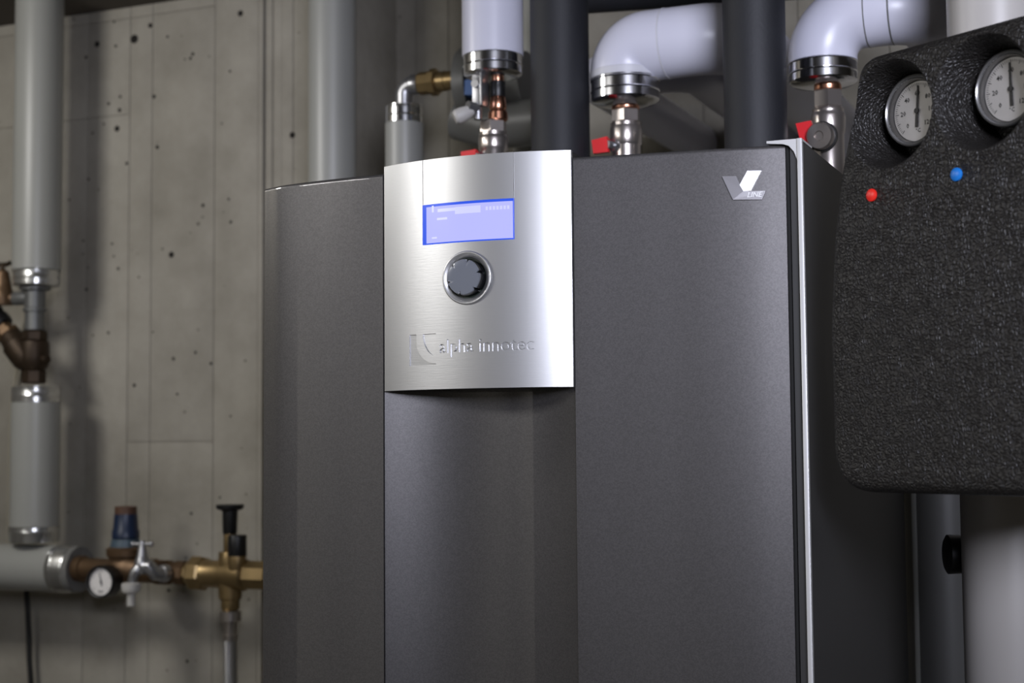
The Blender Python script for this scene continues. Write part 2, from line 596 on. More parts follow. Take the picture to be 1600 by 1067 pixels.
LEFT = [(-.2955, .0035), (-.264, -.0090), (-.215, -.0175), (-.172, -.0213), (-.1335, -.0225)]
RIGHT = [(.0785, -.0225), (.12, -.0160), (.169, -.0098), (.214, -.0048), (.25, .0005), (.2865, .008)]
PX0, PX1, PR, PSAG = -.1305, .0772, .2844, .0195
PC = (PX0 + PX1) / 2


def panel_y(x):
    return -.0445 + PR - math.sqrt(PR * PR - (x - PC) ** 2)


left_y = lambda x: interp(LEFT, x)
right_y = lambda x: interp(RIGHT, x)
pump = thing('heat_pump', 'tall anthracite heat pump cabinet with curved doors and silver control panel', 'heat pump', (0, .3, 0))
bm = new_bm()
box(bm, (-.2935, .030, .06), (.2965, .558, 1.838), .003)
obj('cabinet_body', bm, M['chassis'], pump)
bm = new_bm()
box(bm, (.2966, .0045, .06), (.2998, .56, 1.8495))
box(bm, (.2880, .0046, .06), (.2966, .0075, 1.846))
box(bm, (-.298, .03, .06), (-.2936, .56, 1.845))
box(bm, (-.2935, .06, 1.8385), (.2965, .56, 1.846))
obj('side_sheet', bm, M['side'], pump)['label'] = 'dark grey sheet metal side'
for sx in (-1, 1):
    for yy in (.05, .48):
        bm = new_bm()
        cyl(bm, (sx * .25, yy, 0), (0, 0, 1), .025, 0, .0605, 16, .003)
        obj('foot', bm, M['black'], pump)
# bright corner frame on the right
bm = new_bm()
box(bm, (.2960, -.0015, .06), (.3006, .0045, 1.8515), .0007)
prism(bm, [(.2665, 1.8515), (.2965, 1.8515), (.2965, 1.828), (.2925, 1.8395), (.2875, 1.8455), (.282, 1.8475), (.2665, 1.8492)],
      lambda p, s: Vector((p[0], .0012 + s * .003, p[1])))
box(bm, (.2665, .0042, 1.8494), (.3004, .045, 1.8514))
obj('corner_frame', bm, M['frame'], pump, sharp=25)['label'] = 'bright metal corner frame'


def door(name, fn, x0, x1, z0, z1, roll_l, roll_r, n=36, back=.028):
    """sheet bowed in plan, rolled back at its free edges, rounded over at the top"""
    pl = [(x0 + (x1 - x0) * k / n, fn(x0 + (x1 - x0) * k / n)) for k in range(n + 1)]

    def roll(x, y, s):
        r = .0055 if s < 0 else .0022
        return [(x + s * r * math.sin(t), y + r * (1 - math.cos(t)) + .0) for t in [PI / 2 * k / 5 for k in range(1, 6)]] + [(x + s * r, back)]
    if roll_l:
        e = pl[0]
        pl = roll(e[0] + .0055, fn(e[0] + .0055), -1)[::-1] + [p for p in pl if p[0] > e[0] + .0057]
    else:
        pl = [(pl[0][0], back)] + pl
    if roll_r:
        e = pl[-1]
        q = [p for p in pl if p[0] < e[0] - .0057 or p[1] == back and p[0] < 0.0 + e[0] - .02]
        pl = q + roll(e[0] - .0050, fn(e[0] - .0050), 1)
    else:
        pl = pl + [(pl[-1][0], back)]
    cx = (x0 + x1) / 2
    bm = new_bm()
    rows = []
    for z, off in [(z0, .0), (z0 + .004, .0), (z1 - .0040, 0), (z1 - .0034, 0), (z1 - .0021, .0003), (z1 - .0010, .0010), (z1 - .0003, .0021), (z1, .0034)]:
        row = []
        for i, (x, y) in enumerate(pl):
            a, b = pl[max(i - 1, 0)], pl[min(i + 1, len(pl) - 1)]
            t = Vector((b[0] - a[0], b[1] - a[1]))
            nn = Vector((-t.y, t.x)).normalized()          # inward
            if i in (0, len(pl) - 1):
                nn = Vector((0, 0)) if not (roll_l if i == 0 else roll_r) else Vector((1 if i == 0 else -1, 0))
            if y == back and not (roll_l if i == 0 else roll_r):
                nn = Vector((0, 0))
            elif not roll_l and i == 1 or not roll_r and i == len(pl) - 2:
                nn = Vector((0, 1))
            row.append(bm.verts.new((x + nn.x * off, min(y + nn.y * off, back), z)))
        rows.append(row)
    for A, B in zip(rows, rows[1:]):
        for k in range(len(pl)):
            bm.faces.new((A[k], A[(k + 1) % len(pl)], B[(k + 1) % len(pl)], B[k]))
    bm.faces.new(rows[0])
    bm.faces.new(rows[-1])
    return bm


obj('left_door', door('', left_y, -.2960, -.1335, .10, TOP, True, False), M['paint'], pump, sharp=50).name = 'door'
obj('door', door('', right_y, .0785, .2828, .10, TOP, False, False), M['paint'], pump, sharp=50)
bm = new_bm()
box(bm, (.2829, right_y(.2828) + .0006, .10), (.2868, .0285, TOP - .0012), .0012)  # narrow black strip closing the right end of the door
obj('edge_strip', bm, M['gap'], pump)['label'] = 'black strip along the edge of the right door'


def centre_y(x):
    t = (x - PC) / ((.0785 + .1335) / 2)
    return -.0205 + .034 * (1 - t * t) ** 1.0


bm = new_bm()
n = 40
xs = [-.1328 + (.0778 + .1328) * k / n for k in range(n + 1)]
fr = [[bm.verts.new((x, centre_y(x), z)) for x in xs] for z in (.10, 1.70)]
bk = [[bm.verts.new((x, .029, z)) for x in (xs[0], xs[-1])] for z in (.10, 1.70)]
for k in range(n):
    bm.faces.new((fr[0][k], fr[0][k + 1], fr[1][k + 1], fr[1][k]))
bm.faces.new(fr[0] + bk[0][::-1])
bm.faces.new(fr[1] + bk[1][::-1])
bm.faces.new((fr[0][0], fr[1][0], bk[1][0], bk[0][0]))
bm.faces.new((fr[0][-1], fr[1][-1], bk[1][1], bk[0][1]))
bm.faces.new((bk[0][0], bk[1][0], bk[1][1], bk[0][1]))
obj('centre_panel', bm, M['paint'], pump, sharp=50)['label'] = 'hollowed middle front panel below the controls'
# dark joint strips behind the seams
bm = new_bm()
for x in (-.1335, .0782):
    box(bm, (x - .0012, -.012, .10), (x + .0012, .026, 1.845))
obj('joint_strip', bm, M['gap'], pump)

# control panel: bowed silver plate with cut recesses and lettering
PZ0, PZ1 = 1.6215, 1.8545
bm = new_bm()
n = 72
xs = [PX0 + (PX1 - PX0) * k / n for k in range(n + 1)]
outer = [[bm.verts.new((x, panel_y(x), z)) for x in xs] for z in (PZ0, PZ1)]
inner = [[bm.verts.new((x, panel_y(x) + .004, z)) for x in xs] for z in (PZ0, PZ1)]
for k in range(n):
    bm.faces.new((outer[0][k], outer[0][k + 1], outer[1][k + 1], outer[1][k]))
    bm.faces.new((inner[0][k], inner[1][k], inner[1][k + 1], inner[0][k + 1]))
    for s in (0, 1):
        bm.faces.new((outer[s][k], outer[s][k + 1], inner[s][k + 1], inner[s][k]))
for e in (0, -1):
    bm.faces.new((outer[0][e], outer[1][e], inner[1][e], inner[0][e]))
bmesh.ops.recalc_face_normals(bm, faces=bm.faces)
pme = bpy.data.meshes.new('control_panel')
bm.to_mesh(pme)
bm.free()
cut = []
# engraved company name
a, b2 = onprof(687, 545, panel_y), onprof(834, 538, panel_y)
zb = onprof(760, 549, panel_y).z
for dx, dep in ((-.00022, .0016), (.00022, .00153)):
    tb, tx0, tx1, ty0, ty1 = text_mesh('alpha innotec', .5, res=3)
    sc = (b2.x - a.x) / (tx1 - tx0)
    for v in tb.verts:
        x = a.x + (v.co.x - tx0) * sc + dx
        v.co = Vector((x, panel_y(x) + (dep if v.co.z < 0 else -.003), zb + v.co.y * sc * 1.04))
    cut.append(tb)
# engraved square emblem: an upright bar and a quarter arc
e0, e1 = onprof(640, 572, panel_y), onprof(681, 521, panel_y)
ew, eh = e1.x - e0.x, e1.z - e0.z
cb = new_bm()
en = lambda p, s: Vector((e0.x + p[0] * ew, panel_y(e0.x + p[0] * ew) + (.0013 if s else -.003), e0.z + p[1] * eh))
prism(cb, [(0, 1), (0, 0), (1, 0), (1, .05)] + [(1 - .73 * math.sin(t), .75 - .70 * math.cos(t)) for t in [PI / 2 * k / 14 for k in range(1, 15)]] + [(.27, 1)], en)
cut.append(cb)
cb = new_bm()
prism(cb, [(1, 1), (.52, 1)] + [(1 - .48 * math.cos(t), 1 - .70 * math.sin(t)) for t in [PI / 2 * k / 14 for k in range(1, 15)]], en)
cut.append(cb)
# display opening, knob recess, fascia joints
d = [onprof(px, py, panel_y) for px, py in ((660.5, 322), (803.5, 308), (803.5, 374), (661.5, 383))]
DX0, DX1 = d[0].x, d[1].x
DZ0, DZ1 = (d[2].z + d[3].z) / 2, (d[0].z + d[1].z) / 2
cb = new_bm()
box(cb, (DX0, -.06, DZ0), (DX1, .0, DZ1))
cut.append(cb)
kc = onprof(730, 434, panel_y)
cb = new_bm()
lathe(cb, (kc.x, panel_y(kc.x) - .004, kc.z), (0, 1, 0), [(.0262, 0), (.0262, .014)], 48)
cut.append(cb)
for x in (DX0 + .0004, DX1 - .0004):
    cb = new_bm()
    box(cb, (x - .0004, panel_y(x) - .002, DZ1 + .0002), (x + .0004, panel_y(x) + .0015, PZ1 + .01))
    cut.append(cb)
panel = obj('control_panel', boolean(pme, cut), M['alu'], pump, sharp=20)
panel['label'] = 'bowed brushed silver control panel'
# dark housing behind the plate
bm = new_bm()
n = 40
xs = [PX0 + .0008 + (PX1 - PX0 - .0016) * k / n for k in range(n + 1)]
fr = [[bm.verts.new((x, panel_y(x) + .0085 if z > 1.7 and DX0 - .01 < x < DX1 + .01 else panel_y(x) + .0042, z)) for x in xs] for z in (PZ0 + .0006, PZ1 - .0008)]
bk = [[bm.verts.new((x, .029, z)) for x in (xs[0], xs[-1])] for z in (PZ0 + .0006, PZ1 - .0008)]
for k in range(n):
    bm.faces.new((fr[0][k], fr[0][k + 1], fr[1][k + 1], fr[1][k]))
bm.faces.new(fr[0] + bk[0][::-1])
bm.faces.new(fr[1] + bk[1][::-1])
bm.faces.new((fr[0][0], fr[1][0], bk[1][0], bk[0][0]))
bm.faces.new((fr[0][-1], fr[1][-1], bk[1][1], bk[0][1]))
obj('panel_housing', bm, M['black'], panel)
# display: lit block with saturated edges and a pale front
def bowed(x0, x1, z0, z1, yoff, depth, n=20, chx=0.0):
    bm = new_bm()
    xs = [x0 + (x1 - x0) * k / n for k in range(n + 1)]
    f = [[bm.verts.new((x, panel_y(x) + yoff, z)) for x in xs] for z in (z0, z1)]
    b = [[bm.verts.new((x - chx * (1 if k == 0 else 0), panel_y(x) + yoff + depth, z + (0 if not chx else (-.0 if j == 0 else .0))) ) for k, x in enumerate(xs)] for j, z in enumerate((z0, z1))]
    for k in range(n):
        bm.faces.new((f[0][k], f[0][k + 1], f[1][k + 1], f[1][k]))
        bm.faces.new((b[0][k], b[0][k + 1], b[1][k + 1], b[1][k]))
        for s in (0, 1):
            bm.faces.new((f[s][k], f[s][k + 1], b[s][k + 1], b[s][k]))
    for e in (0, -1):
        bm.faces.new((f[0][e], f[1][e], b[1][e], b[0][e]))
    return bm


disp = obj('display', bowed(DX0 + .0003, DX1 - .0003, DZ0 + .0003, DZ1 - .0003, -.0012, .0050), M['screen_edge'], panel)
disp['label'] = 'lit blue display window'
s0 = onprof(667.5, 350, panel_y).x
obj('display_face', bowed(s0, DX1 - .0010, DZ0 + .0012, DZ1 - .0030, -.0017, .0005), M['screen'], panel)
bm = new_bm()
def bar(px0, py0, px1, py1):
    a, b = onprof(px0, py0, panel_y), onprof(px1, py1, panel_y)
    n = 6
    for k in range(n):
        xa, xb = a.x + (b.x - a.x) * k / n, a.x + (b.x - a.x) * (k + 1) / n
        vs = [bm.verts.new((x, panel_y(x) - .0019, z)) for x, z in ((xa, b.z), (xb, b.z), (xb, a.z), (xa, a.z))]
        bm.faces.new(vs)
bar(685, 327, 712, 329.5); bar(712, 324, 752, 332); bar(676, 322, 679, 332)
for k in range(7):
    bar(760 + 5.6 * k, 323 - k * .3, 763.5 + 5.6 * k, 328.5 - k * .3)
bar(684, 341, 700, 343); bar(676, 371, 684, 373)
obj('screen_text', bm, M['screen_text'], panel)
# rotary knob in its dished ring
ky = panel_y(kc.x)
bm = new_bm()
lathe(bm, (kc.x, ky, kc.z), (0, 1, 0), [(.0270, -.0006), (.0266, -.0016), (.0258, -.0020), (.0250, -.0019), (.0209, .0002), (.0205, .0010), (.0205, .007), (.0258, .007), (.0262, .0)], 56, caps=False)
obj('knob_ring', bm, M['alu'], panel, sharp=60)['label'] = 'dished silver ring'
bm = new_bm()
lathe(bm, (kc.x, ky, kc.z), (0, 1, 0), [(.0206, .0055), (.0206, .0026), (.0194, .0026), (.0190, .0062), (0, .0064)], 48)
obj('knob_rim', bm, M['rim'], panel)
# knob: scalloped cap with six grip notches
bm = new_bm()
seg = 72
def knob_ring(r, h, notch):
    out = []
    for k in range(seg):
        t = 2 * PI * k / seg
        q = abs(((t * 6 / (2 * PI) + .25) % 1) - .5) * 2          # 0 at the notch, 1 between notches
        rr = r - notch * max(0, 1 - q / .16) ** 1.2
        out.append(bm.verts.new((kc.x + rr * math.cos(t), ky + h, kc.z + rr * math.sin(t))))
    return out
rs = [knob_ring(.0182, .006, .0022), knob_ring(.0178, -.0080, .0026), knob_ring(.0172, -.0092, .0030), knob_ring(.0138, -.0096, .0012), knob_ring(.009, -.0095, .0)]
for A, B in zip(rs, rs[1:]):
    for k in range(seg):
        bm.faces.new((A[k], A[(k + 1) % seg], B[(k + 1) % seg], B[k]))
bm.faces.new(rs[0]); bm.faces.new(rs[-1])
kn = obj('rotary_knob', bm, M['knob'], panel, sharp=30)
kn['label'] = 'grey rotary knob with six grip notches'
kn.data.materials.append(M['knob_side'])
for p in kn.data.polygons:
    if abs(p.normal.y) < .5 and p.index < seg:
        p.material_index = 1

# raised badge on the right door
def badge_pt(off, thick):
    def fn(p, s):
        q = onprof(p[0], p[1], right_y)
        return Vector((q.x, right_y(q.x) - off - (thick if s else 0), q.z))
    return fn
bm = new_bm()
prism(bm, [(1129, 276), (1151, 275.5), (1162, 299.5), (1197.5, 298.5), (1191.5, 312), (1146, 312.5)], badge_pt(.0, .0022))
bmesh.ops.recalc_face_normals(bm, faces=bm.faces)
badge = obj('badge', bm, M['badge'], pump, sharp=25)
badge['label'] = 'raised silver emblem of a folded V'
for p in badge.data.polygons:
    p.use_smooth = False
bm = new_bm()
prism(bm, [(1168.5, 267.5), (1190.8, 267.3), (1174.5, 298.6), (1162.6, 299.4), (1156.5, 289.5)], badge_pt(.0, .0026))
for p in obj('badge_stroke', bm, M['bright'], badge, sharp=25).data.polygons:
    p.use_smooth = False
tb, tx0, tx1, ty0, ty1 = text_mesh('LINE', .5, shear=.3, res=2, bold=.012)
a, b2 = onprof(1168.5, 309, right_y), onprof(1193, 308, right_y)
sc = (b2.x - a.x) / (tx1 - tx0)
hz = onprof(1180, 300.6, right_y).z - a.z
for v in tb.verts:
    x = a.x + (v.co.x - tx0) * sc
    v.co = Vector((x, right_y(x) - (.0021 if v.co.z < 0 else .0027), a.z + (v.co.y - ty0) / (ty1 - ty0) * hz))
obj('badge_lettering', tb, M['white_print'], badge)

# ------------------------------------------------------------------ pipes over the cabinet
VY = .45
def Z(px, py, Y):
    return at(px, py, Y).z
def X(px, py, Y):
    return at(px, py, Y).x
UPV = (0, 0, 1)


def sleeve(bm, x, y, z0, z1, r, cone=0.0, r_in=.02):
    """rolled foil end sleeve with two beads and a bottom plate"""
    h = z1 - z0
    pr = [(r_in, z0 - cone), (r - .004, z0 - .001), (r, z0 + .002), (r, z0 + h * .38), (r + .0011, z0 + h * .42), (r, z0 + h * .47),
          (r, z0 + h * .84), (r + .0011, z0 + h * .88), (r, z0 + h * .92), (r, z1 - .001), (r - .003, z1)]
    return lathe(bm, (x, y, 0), UPV, pr, 48)


def ball_valve(label, x, y, z_hex1, z_hex0, z_body0, r, lever, port=None, spin=.2):
    """nickel ball valve: hexagon union, turned body, red butterfly lever on a stem"""
    t = thing('ball_valve', label, 'valve', (x, y, 1.846), 'ball valves on the cabinet top')
    bm = new_bm()
    lathe(bm, (x, y, 0), UPV, [(r * .93, z_hex0), (r * 1.06, z_hex0 + .002), (r * 1.06, z_hex1 - .002), (r * .95, z_hex1)], 6, spin)
    obj('union_nut', bm, M['nickel'], t, sharp=20)
    bm = new_bm()
    zb = z_body0
    mid = (z_hex0 + zb) / 2
    lathe(bm, (x, y, 0), UPV, [(r * .8, 1.8465), (r * .8, 1.862), (r * 1.05, 1.866), (r * 1.05, zb - .002), (r * 1.13, zb), (r * 1.16, mid - .006), (r * 1.18, mid + .004), (r * 1.12, mid + .009), (r * 1.06, mid + .010),
                               (r * 1.06, mid + .013), (r * 1.1, mid + .014), (r * 1.1, z_hex0 - .001), (r, z_hex0)], 36)
    obj('valve_body', bm, M['nickel'], t)
    quad, ly = lever
    q = [at(a_, b_, ly) for a_, b_ in quad]
    mid_ = (q[1] + q[2]) / 2
    bm = new_bm()
    d_ = Vector((mid_.x - x, ly + .003 - y, 0))
    cyl(bm, Vector((x, y, mid_.z)), d_, .0085, r * .9, r + .006, 16)
    cyl(bm, Vector((x, y, mid_.z)), d_, .0055, r + .005, d_.length + .002, 12)
    obj('valve_stem', bm, M['steel'], t)
    bm = new_bm()
    prism(bm, [(p.x, p.z) for p in q], lambda p, s_: Vector((p[0], ly + s_ * .007, p[1])))
    e_ = (q[1] - q[0]) * .5
    prism(bm, [(q[0].x + .001, q[0].z - .001), (q[1].x - .001, q[1].z - .001), (q[1].x - .001, q[1].z - .007), (q[0].x + .001, q[0].z - .007)], lambda p, s_: Vector((p[0], ly + .0069 + s_ * .012, p[1])))
    obj('lever', bm, M['red'], t, sharp=25)['label'] = 'red coated lever'
    if port:
        bm = new_bm()
        pc = Vector((x, y, port))
        pd = Vector((-.10, -.98, -.10)).normalized()
        lathe(bm, pc, pd, [(.0135, r * .6), (.0135, r + .006), (.0150, r + .010), (.0165, r + .011), (.0165, r + .020), (.0150, r + .0225), (.006, r + .023), (.005, r + .020), (0, r + .020)], 28)
        obj('drain_plug', bm, M['nickel'], t)
        bm = new_bm()
        lathe(bm, pc, pd, [(.0140, r + .0045), (.0182, r + .005), (.0182, r + .0105), (.0140, r + .011)], 28)
        obj('seal_ring', bm, M['black'], t)
    return t


# --- left white riser
r1 = 48 * mpp(770, 40, VY)
x = X(770, 90, VY)
z_s0, z_s1 = Z(770, 106, VY - .042), Z(770, 71, VY - .042)
t = thing('insulated_pipe', 'straight white insulated riser with foil end above the copper stub, left of the black pipes', 'pipe', (x, VY, z_s0))
bm = new_bm(); cyl(bm, (x, VY, 0), UPV, r1, z_s1 - .004, CEIL - .001, 48)
obj('jacket', bm, M['white_jacket'], t)
bm = new_bm(); sleeve(bm, x, VY, z_s0, z_s1, r1 * .955, .003)
obj('foil_sleeve', bm, M['chrome'], t)['label'] = 'shiny foil sleeve'
xc = X(778, 160, VY)
ct = thing('copper_stub', 'short copper pipe with black band between white riser and ball valve', 'pipe', (xc, VY, Z(778, 190, VY)))
bm = new_bm()
za, zb, zc = Z(778, 112, VY), Z(778, 153, VY), Z(778, 191, VY)
cyl(bm, (xc, VY, 0), UPV, .0085, zb - .005, za + .004, 24)
obj('copper_tube', bm, M['copper'], ct)
bm = new_bm(); cyl(bm, (xc, VY, 0), UPV, .0108, Z(778, 152, VY), Z(778, 128, VY), 24, .0008)
obj('black_band', bm, M['black'], ct)
bm = new_bm()
lathe(bm, (xc, VY, 0), UPV, [(.0105, zc + .0005), (.0135, zc + .003), (.0130, zc + .013), (.0105, zc + .016), (.0118, zc + .019), (.0110, zc + .028), (.0094, zb + .003), (.0085, zb + .004)], 28)
obj('copper_reducer', bm, M['copper'], ct)
# steel bracket with little vent cock beside the stub
bx, bz0, bz1 = X(756, 150, VY), Z(756, 190, VY), Z(756, 113, VY)
vt = thing('vent_cock', 'small steel vent cock with white cap beside the copper stub', 'valve', (bx, VY - .02, bz0))
bm = new_bm()
box(bm, (bx - .0065, VY - .024, Z(756, 168, VY)), (bx + .0065, VY - .014, bz1 - .004), .001)
cyl(bm, (bx, VY - .019, 0), UPV, .0055, bz0 - .001, Z(756, 166, VY), 16)
cyl(bm, (bx - .001, VY - .024, Z(756, 137, VY)), (0, -1, 0), .0055, -.001, .004, 12)
obj('bracket', bm, M['steel'], vt)
bm = new_bm()
box(bm, (bx + .0085, VY - .032, Z(756, 172, VY)), (bx + .0115, VY - .010, bz1), .0005)
cyl(bm, (bx - .003, VY - .022, Z(756, 173, VY)), (-.55, -.8, .1), .0075, -.004, .012, 8)
obj('bracket_plate', bm, M['steel'], vt)
bm = new_bm()
pcap = Vector((X(741, 186, VY), VY - .03, Z(741, 184, VY)))
lathe(bm, pcap, Vector((-.80, -.45, -.42)), [(.006, -.012), (.0085, -.006), (.0105, .004), (.0105, .012), (.008, .0155), (0, .017)], 24)
obj('cap', bm, M['white_plastic'], vt)['label'] = 'white plastic cap'
ball_valve('nickel ball valve under the copper stub, behind the silver control panel', X(771, 215, VY), VY, Z(771, 189, VY), Z(771, 213, VY), Z(771, 234, VY), .0175,
           ([(720, 237), (743, 233), (742, 256), (720, 258)], VY - .03))

# --- middle white elbow
V2Y = .47
x = X(977, 130, V2Y)
r2 = 54 * mpp(977, 100, V2Y)
z_s0, z_s1 = Z(977, 147, V2Y - .045), Z(977, 111, V2Y - .045)
zrun = Z(1060, 66, V2Y)
R2 = zrun - z_s1 - .009
t = thing('insulated_pipe', 'white insulated elbow pipe with foil end between the two black pipes', 'pipe', (x, V2Y, z_s0))
bm = new_bm()
xe = X(1205, 70, V2Y) - r2
tube(bm, bend((x, V2Y, z_s1 + .008), (x, V2Y, zrun), (xe - .056, V2Y, zrun), R2, 18) + bend((xe - .055, V2Y, zrun), (xe, V2Y, zrun), (xe, BAY_Y - .002, zrun), .05, 8)[1:], r2, 48)
obj('jacket', bm, M['white_jacket'], t)
bm = new_bm(); lathe(bm, (x, V2Y, 0), UPV, [(r2 * .9, z_s1 - .001), (r2 * 1.02, z_s1), (r2 * 1.02, z_s1 + .009), (r2 * .97, z_s1 + .011)], 48)
obj('jacket_lip', bm, M['seam'], t)
bm = new_bm()
xs_ = x + r2 * 1.25
lathe(bm, (xs_, V2Y, zrun), (1, 0, .02), [(r2 * .99, 0), (r2 * 1.013, .0005), (r2 * 1.013, .0022), (r2 * .99, .003)], 48, caps=False)
obj('jacket_seam', bm, M['seam'], t)
bm = new_bm(); sleeve(bm, x, V2Y, z_s0, z_s1 + .001, r2 * .985, .007)
obj('foil_sleeve', bm, M['chrome'], t)['label'] = 'shiny foil sleeve'
bm = new_bm()
zc0, zc1 = Z(977, 172, V2Y), Z(977, 160, V2Y)
cyl(bm, (x, V2Y, 0), UPV, .0185, zc0, zc1 + .002, 32, .001)
tag(obj('copper_collar', bm, M['copper']), 'copper collar under the middle white elbow', 'pipe fitting')
ball_valve('nickel ball valve with red lever below the white elbow between black pipes', x, V2Y, zc0 + .0005, Z(978, 193, V2Y), Z(978, 226, V2Y), .0185,
           ([(924, 219), (948, 213), (950, 237), (927, 240)], V2Y - .03))
# white pipe passing behind the elbow
bm = new_bm()
yb = .62
zq = Z(1050, 106, yb)
tube(bm, bend((X(925, 117, yb), BAY_Y - .002, zq), (X(925, 117, yb), yb, zq), (X(1000, 100, yb), yb, zq), .045, 8) + bend((X(1001, 100, yb), yb, zq), (X(1082, 100, yb), yb, zq), (X(1082, 100, yb), BAY_Y - .002, zq), .045, 8)[1:], .034, 32)
tag(obj('insulated_pipe', bm, M['white_jacket']), 'white pipe partly hidden behind the white elbow and black pipe', 'pipe')

# --- right white elbow
V3Y = .42
x = X(1286, 110, V3Y)
r3 = 53 * mpp(1286, 60, V3Y)
z_s0, z_s1 = Z(1286, 118, V3Y - .042), Z(1286, 82, V3Y - .042)
zrun = Z(1375, 18, V3Y)
t = thing('insulated_pipe', 'white insulated elbow pipe with foil end beside the black foam box', 'pipe', (x, V3Y, z_s0))
xr = X(1445, 10, V3Y)
bm = new_bm()
tube(bm, bend((x, V3Y, z_s1 - .002), (x, V3Y, zrun), (xr - r3 * 1.3, V3Y, zrun), r3 * 1.2, 18)
     + bend((xr - r3 * 1.29, V3Y, zrun), (xr, V3Y, zrun), (xr, V3Y + .3, zrun), r3 * 1.2, 18)[1:], r3, 48)
obj('jacket', bm, M['white_jacket'], t)
bm = new_bm()
for q in (1356, 1394):
    xq = X(q, 40, V3Y)
    lathe(bm, (xq, V3Y, zrun), (1, 0, 0), [(r3 * .99, 0), (r3 * 1.012, .0005), (r3 * 1.012, .0015), (r3 * .99, .002)], 48, caps=False)
obj('jacket_seam', bm, M['dim_jacket'], t)
bm = new_bm(); sleeve(bm, x, V3Y, z_s0, z_s1, r3 * .985, .004)
obj('foil_sleeve', bm, M['chrome'], t)['label'] = 'shiny foil sleeve'
xv = X(1294, 170, V3Y)
bm = new_bm()
zc0, zc1 = Z(1296, 142, V3Y), Z(1296, 124, V3Y)
cyl(bm, (xv, V3Y, 0), UPV, .0165, zc0, zc1 + .004, 32, .001)
tag(obj('copper_collar', bm, M['copper']), 'copper collar under the white elbow beside the black foam box', 'pipe fitting')
ball_valve('nickel ball valve with drain plug beside the black foam box', xv, V3Y, zc0 + .0005, Z(1296, 170, V3Y), Z(1296, 208, V3Y), .0175,
           ([(1243, 193), (1267, 188), (1269, 227), (1252, 226)], V3Y - .03), port=Z(1291, 216, V3Y))

# --- black rubber pipes
for px, yy, w_, lab in ((875, .45, 92, 'thick black rubber insulated pipe rising behind the silver control panel'),
                        (1180, .335, 98, 'thick black rubber insulated pipe rising between the two white elbows')):
    x = X(px, 150, yy)
    bm = new_bm()
    cyl(bm, (x, yy, 0), UPV, w_ / 2 * mpp(px, 150, yy), 1.8465, CEIL - .001, 40)
    tag(obj('rubber_pipe', bm, M['rubber']), lab, 'pipe', 'black risers')
bm = new_bm()
yy = .66
tube(bm, [(X(880, 0, yy), yy, Z(880, -8, yy)), (X(1500, 0, yy), yy, Z(1130, -6, yy))], .030, 32)
tag(obj('rubber_pipe', bm, M['rubber']), 'black rubber pipe running level behind the white elbows at the top', 'pipe')

# ------------------------------------------------------------------ group left behind the cabinet: grey risers, brass union
P2Y = .87
x = X(519, 100, P2Y)
bm = new_bm(); cyl(bm, (x, P2Y, 0), UPV, 37 * mpp(519, 100, P2Y), .001, CEIL - .001, 48)
tag(obj('insulated_pipe', bm, M['grey_jacket']), 'plain grey insulated riser on the wall left of the silver panel', 'pipe')
P3Y = .80
x = X(632, 220, P3Y)
r = 30 * mpp(632, 220, P3Y)
t = thing('insulated_pipe', 'short grey insulated pipe with foil cap and small elbow on top', 'pipe', (x, P3Y, 1.2))
zt, zm = Z(632, 166, P3Y), Z(632, 194, P3Y)
bm = new_bm(); cyl(bm, (x, P3Y, 0), UPV, r, .001, zm, 40)
obj('jacket', bm, M['grey_jacket'], t)
bm = new_bm(); sleeve(bm, x, P3Y, zm - .001, zt, r * .97, 0, .012)
obj('foil_sleeve', bm, M['chrome'], t)
ze = Z(640, 133, P3Y)
xk = X(655, 133, P3Y)
el = thing('pipe_elbow', 'small dull metal elbow between grey pipe and brass union', 'pipe fitting', (x, P3Y, zt))
bm = new_bm()
tube(bm, bend((x, P3Y, zt + .0005), (x, P3Y, ze), (xk, P3Y, ze), .016, 8), .0145, 24)
cyl(bm, (xk - .014, P3Y, ze), (1, 0, 0), .0165, 0, .014, 20, .001)
obj('elbow_body', bm, M['steel'], el)
un = thing('brass_union', 'brass pipe union beside the blue lever on the wall', 'pipe fitting', (xk, P3Y, ze - .02))
x1_, x2_, x3_ = X(683, 130, P3Y), X(697, 130, P3Y), X(711, 130, P3Y)
bm = new_bm()
lathe(bm, (0, P3Y, ze), (1, 0, 0), [(.016, xk + .0005), (.019, xk + .002), (.019, x1_ - .012), (.0225, x1_ - .010), (.0225, x1_), (.018, x1_ + .001)], 8, .2)
obj('union_nut', bm, M['brass'], un, sharp=20)
bm = new_bm()
lathe(bm, (0, P3Y, ze), (1, 0, 0), [(.0165, x1_ + .001), (.0165, x2_), (.0155, x2_ + .001), (.0155, x3_ + .02)], 24)
obj('union_tail', bm, M['brass'], un)
# grey insulated valve shell with blue lever behind the white riser
gv = thing('insulated_valve', 'grey insulated valve with blue lever, half hidden behind the white riser', 'valve', (X(750, 150, .8), .8, Z(750, 205, .8)))
xa, xb = x3_ + .0205, X(745, 150, .8)
bm = new_bm()
zc = Z(740, 152, .8)
lathe(bm, (0, .8, Z(725, 135, .8)), (1, 0, 0), [(.040, xa), (.062, xa + .001), (.062, xa + .022), (.05, xa + .024), (.045, xb + .09)], 40)
obj('shell', bm, M['dim_jacket'], gv)
bm = new_bm()
tube(bm, [(xb - .03, .8, zc - .03), (xb + .02, .8, zc - .05), (xb + .16, .79, zc - .052)], .038, 32)
obj('branch', bm, M['dim_jacket'], gv)
bm = new_bm()
p = at(737, 136, .72)
prism(bm, [(-.013, -.011), (.012, -.013), (.014, .012), (-.012, .013)], lambda q, s: Vector((p.x + q[0], .72 + s * .03, p.z + q[1])))
obj('lever', bm, M['blue_lever'], gv)['label'] = 'blue lever'
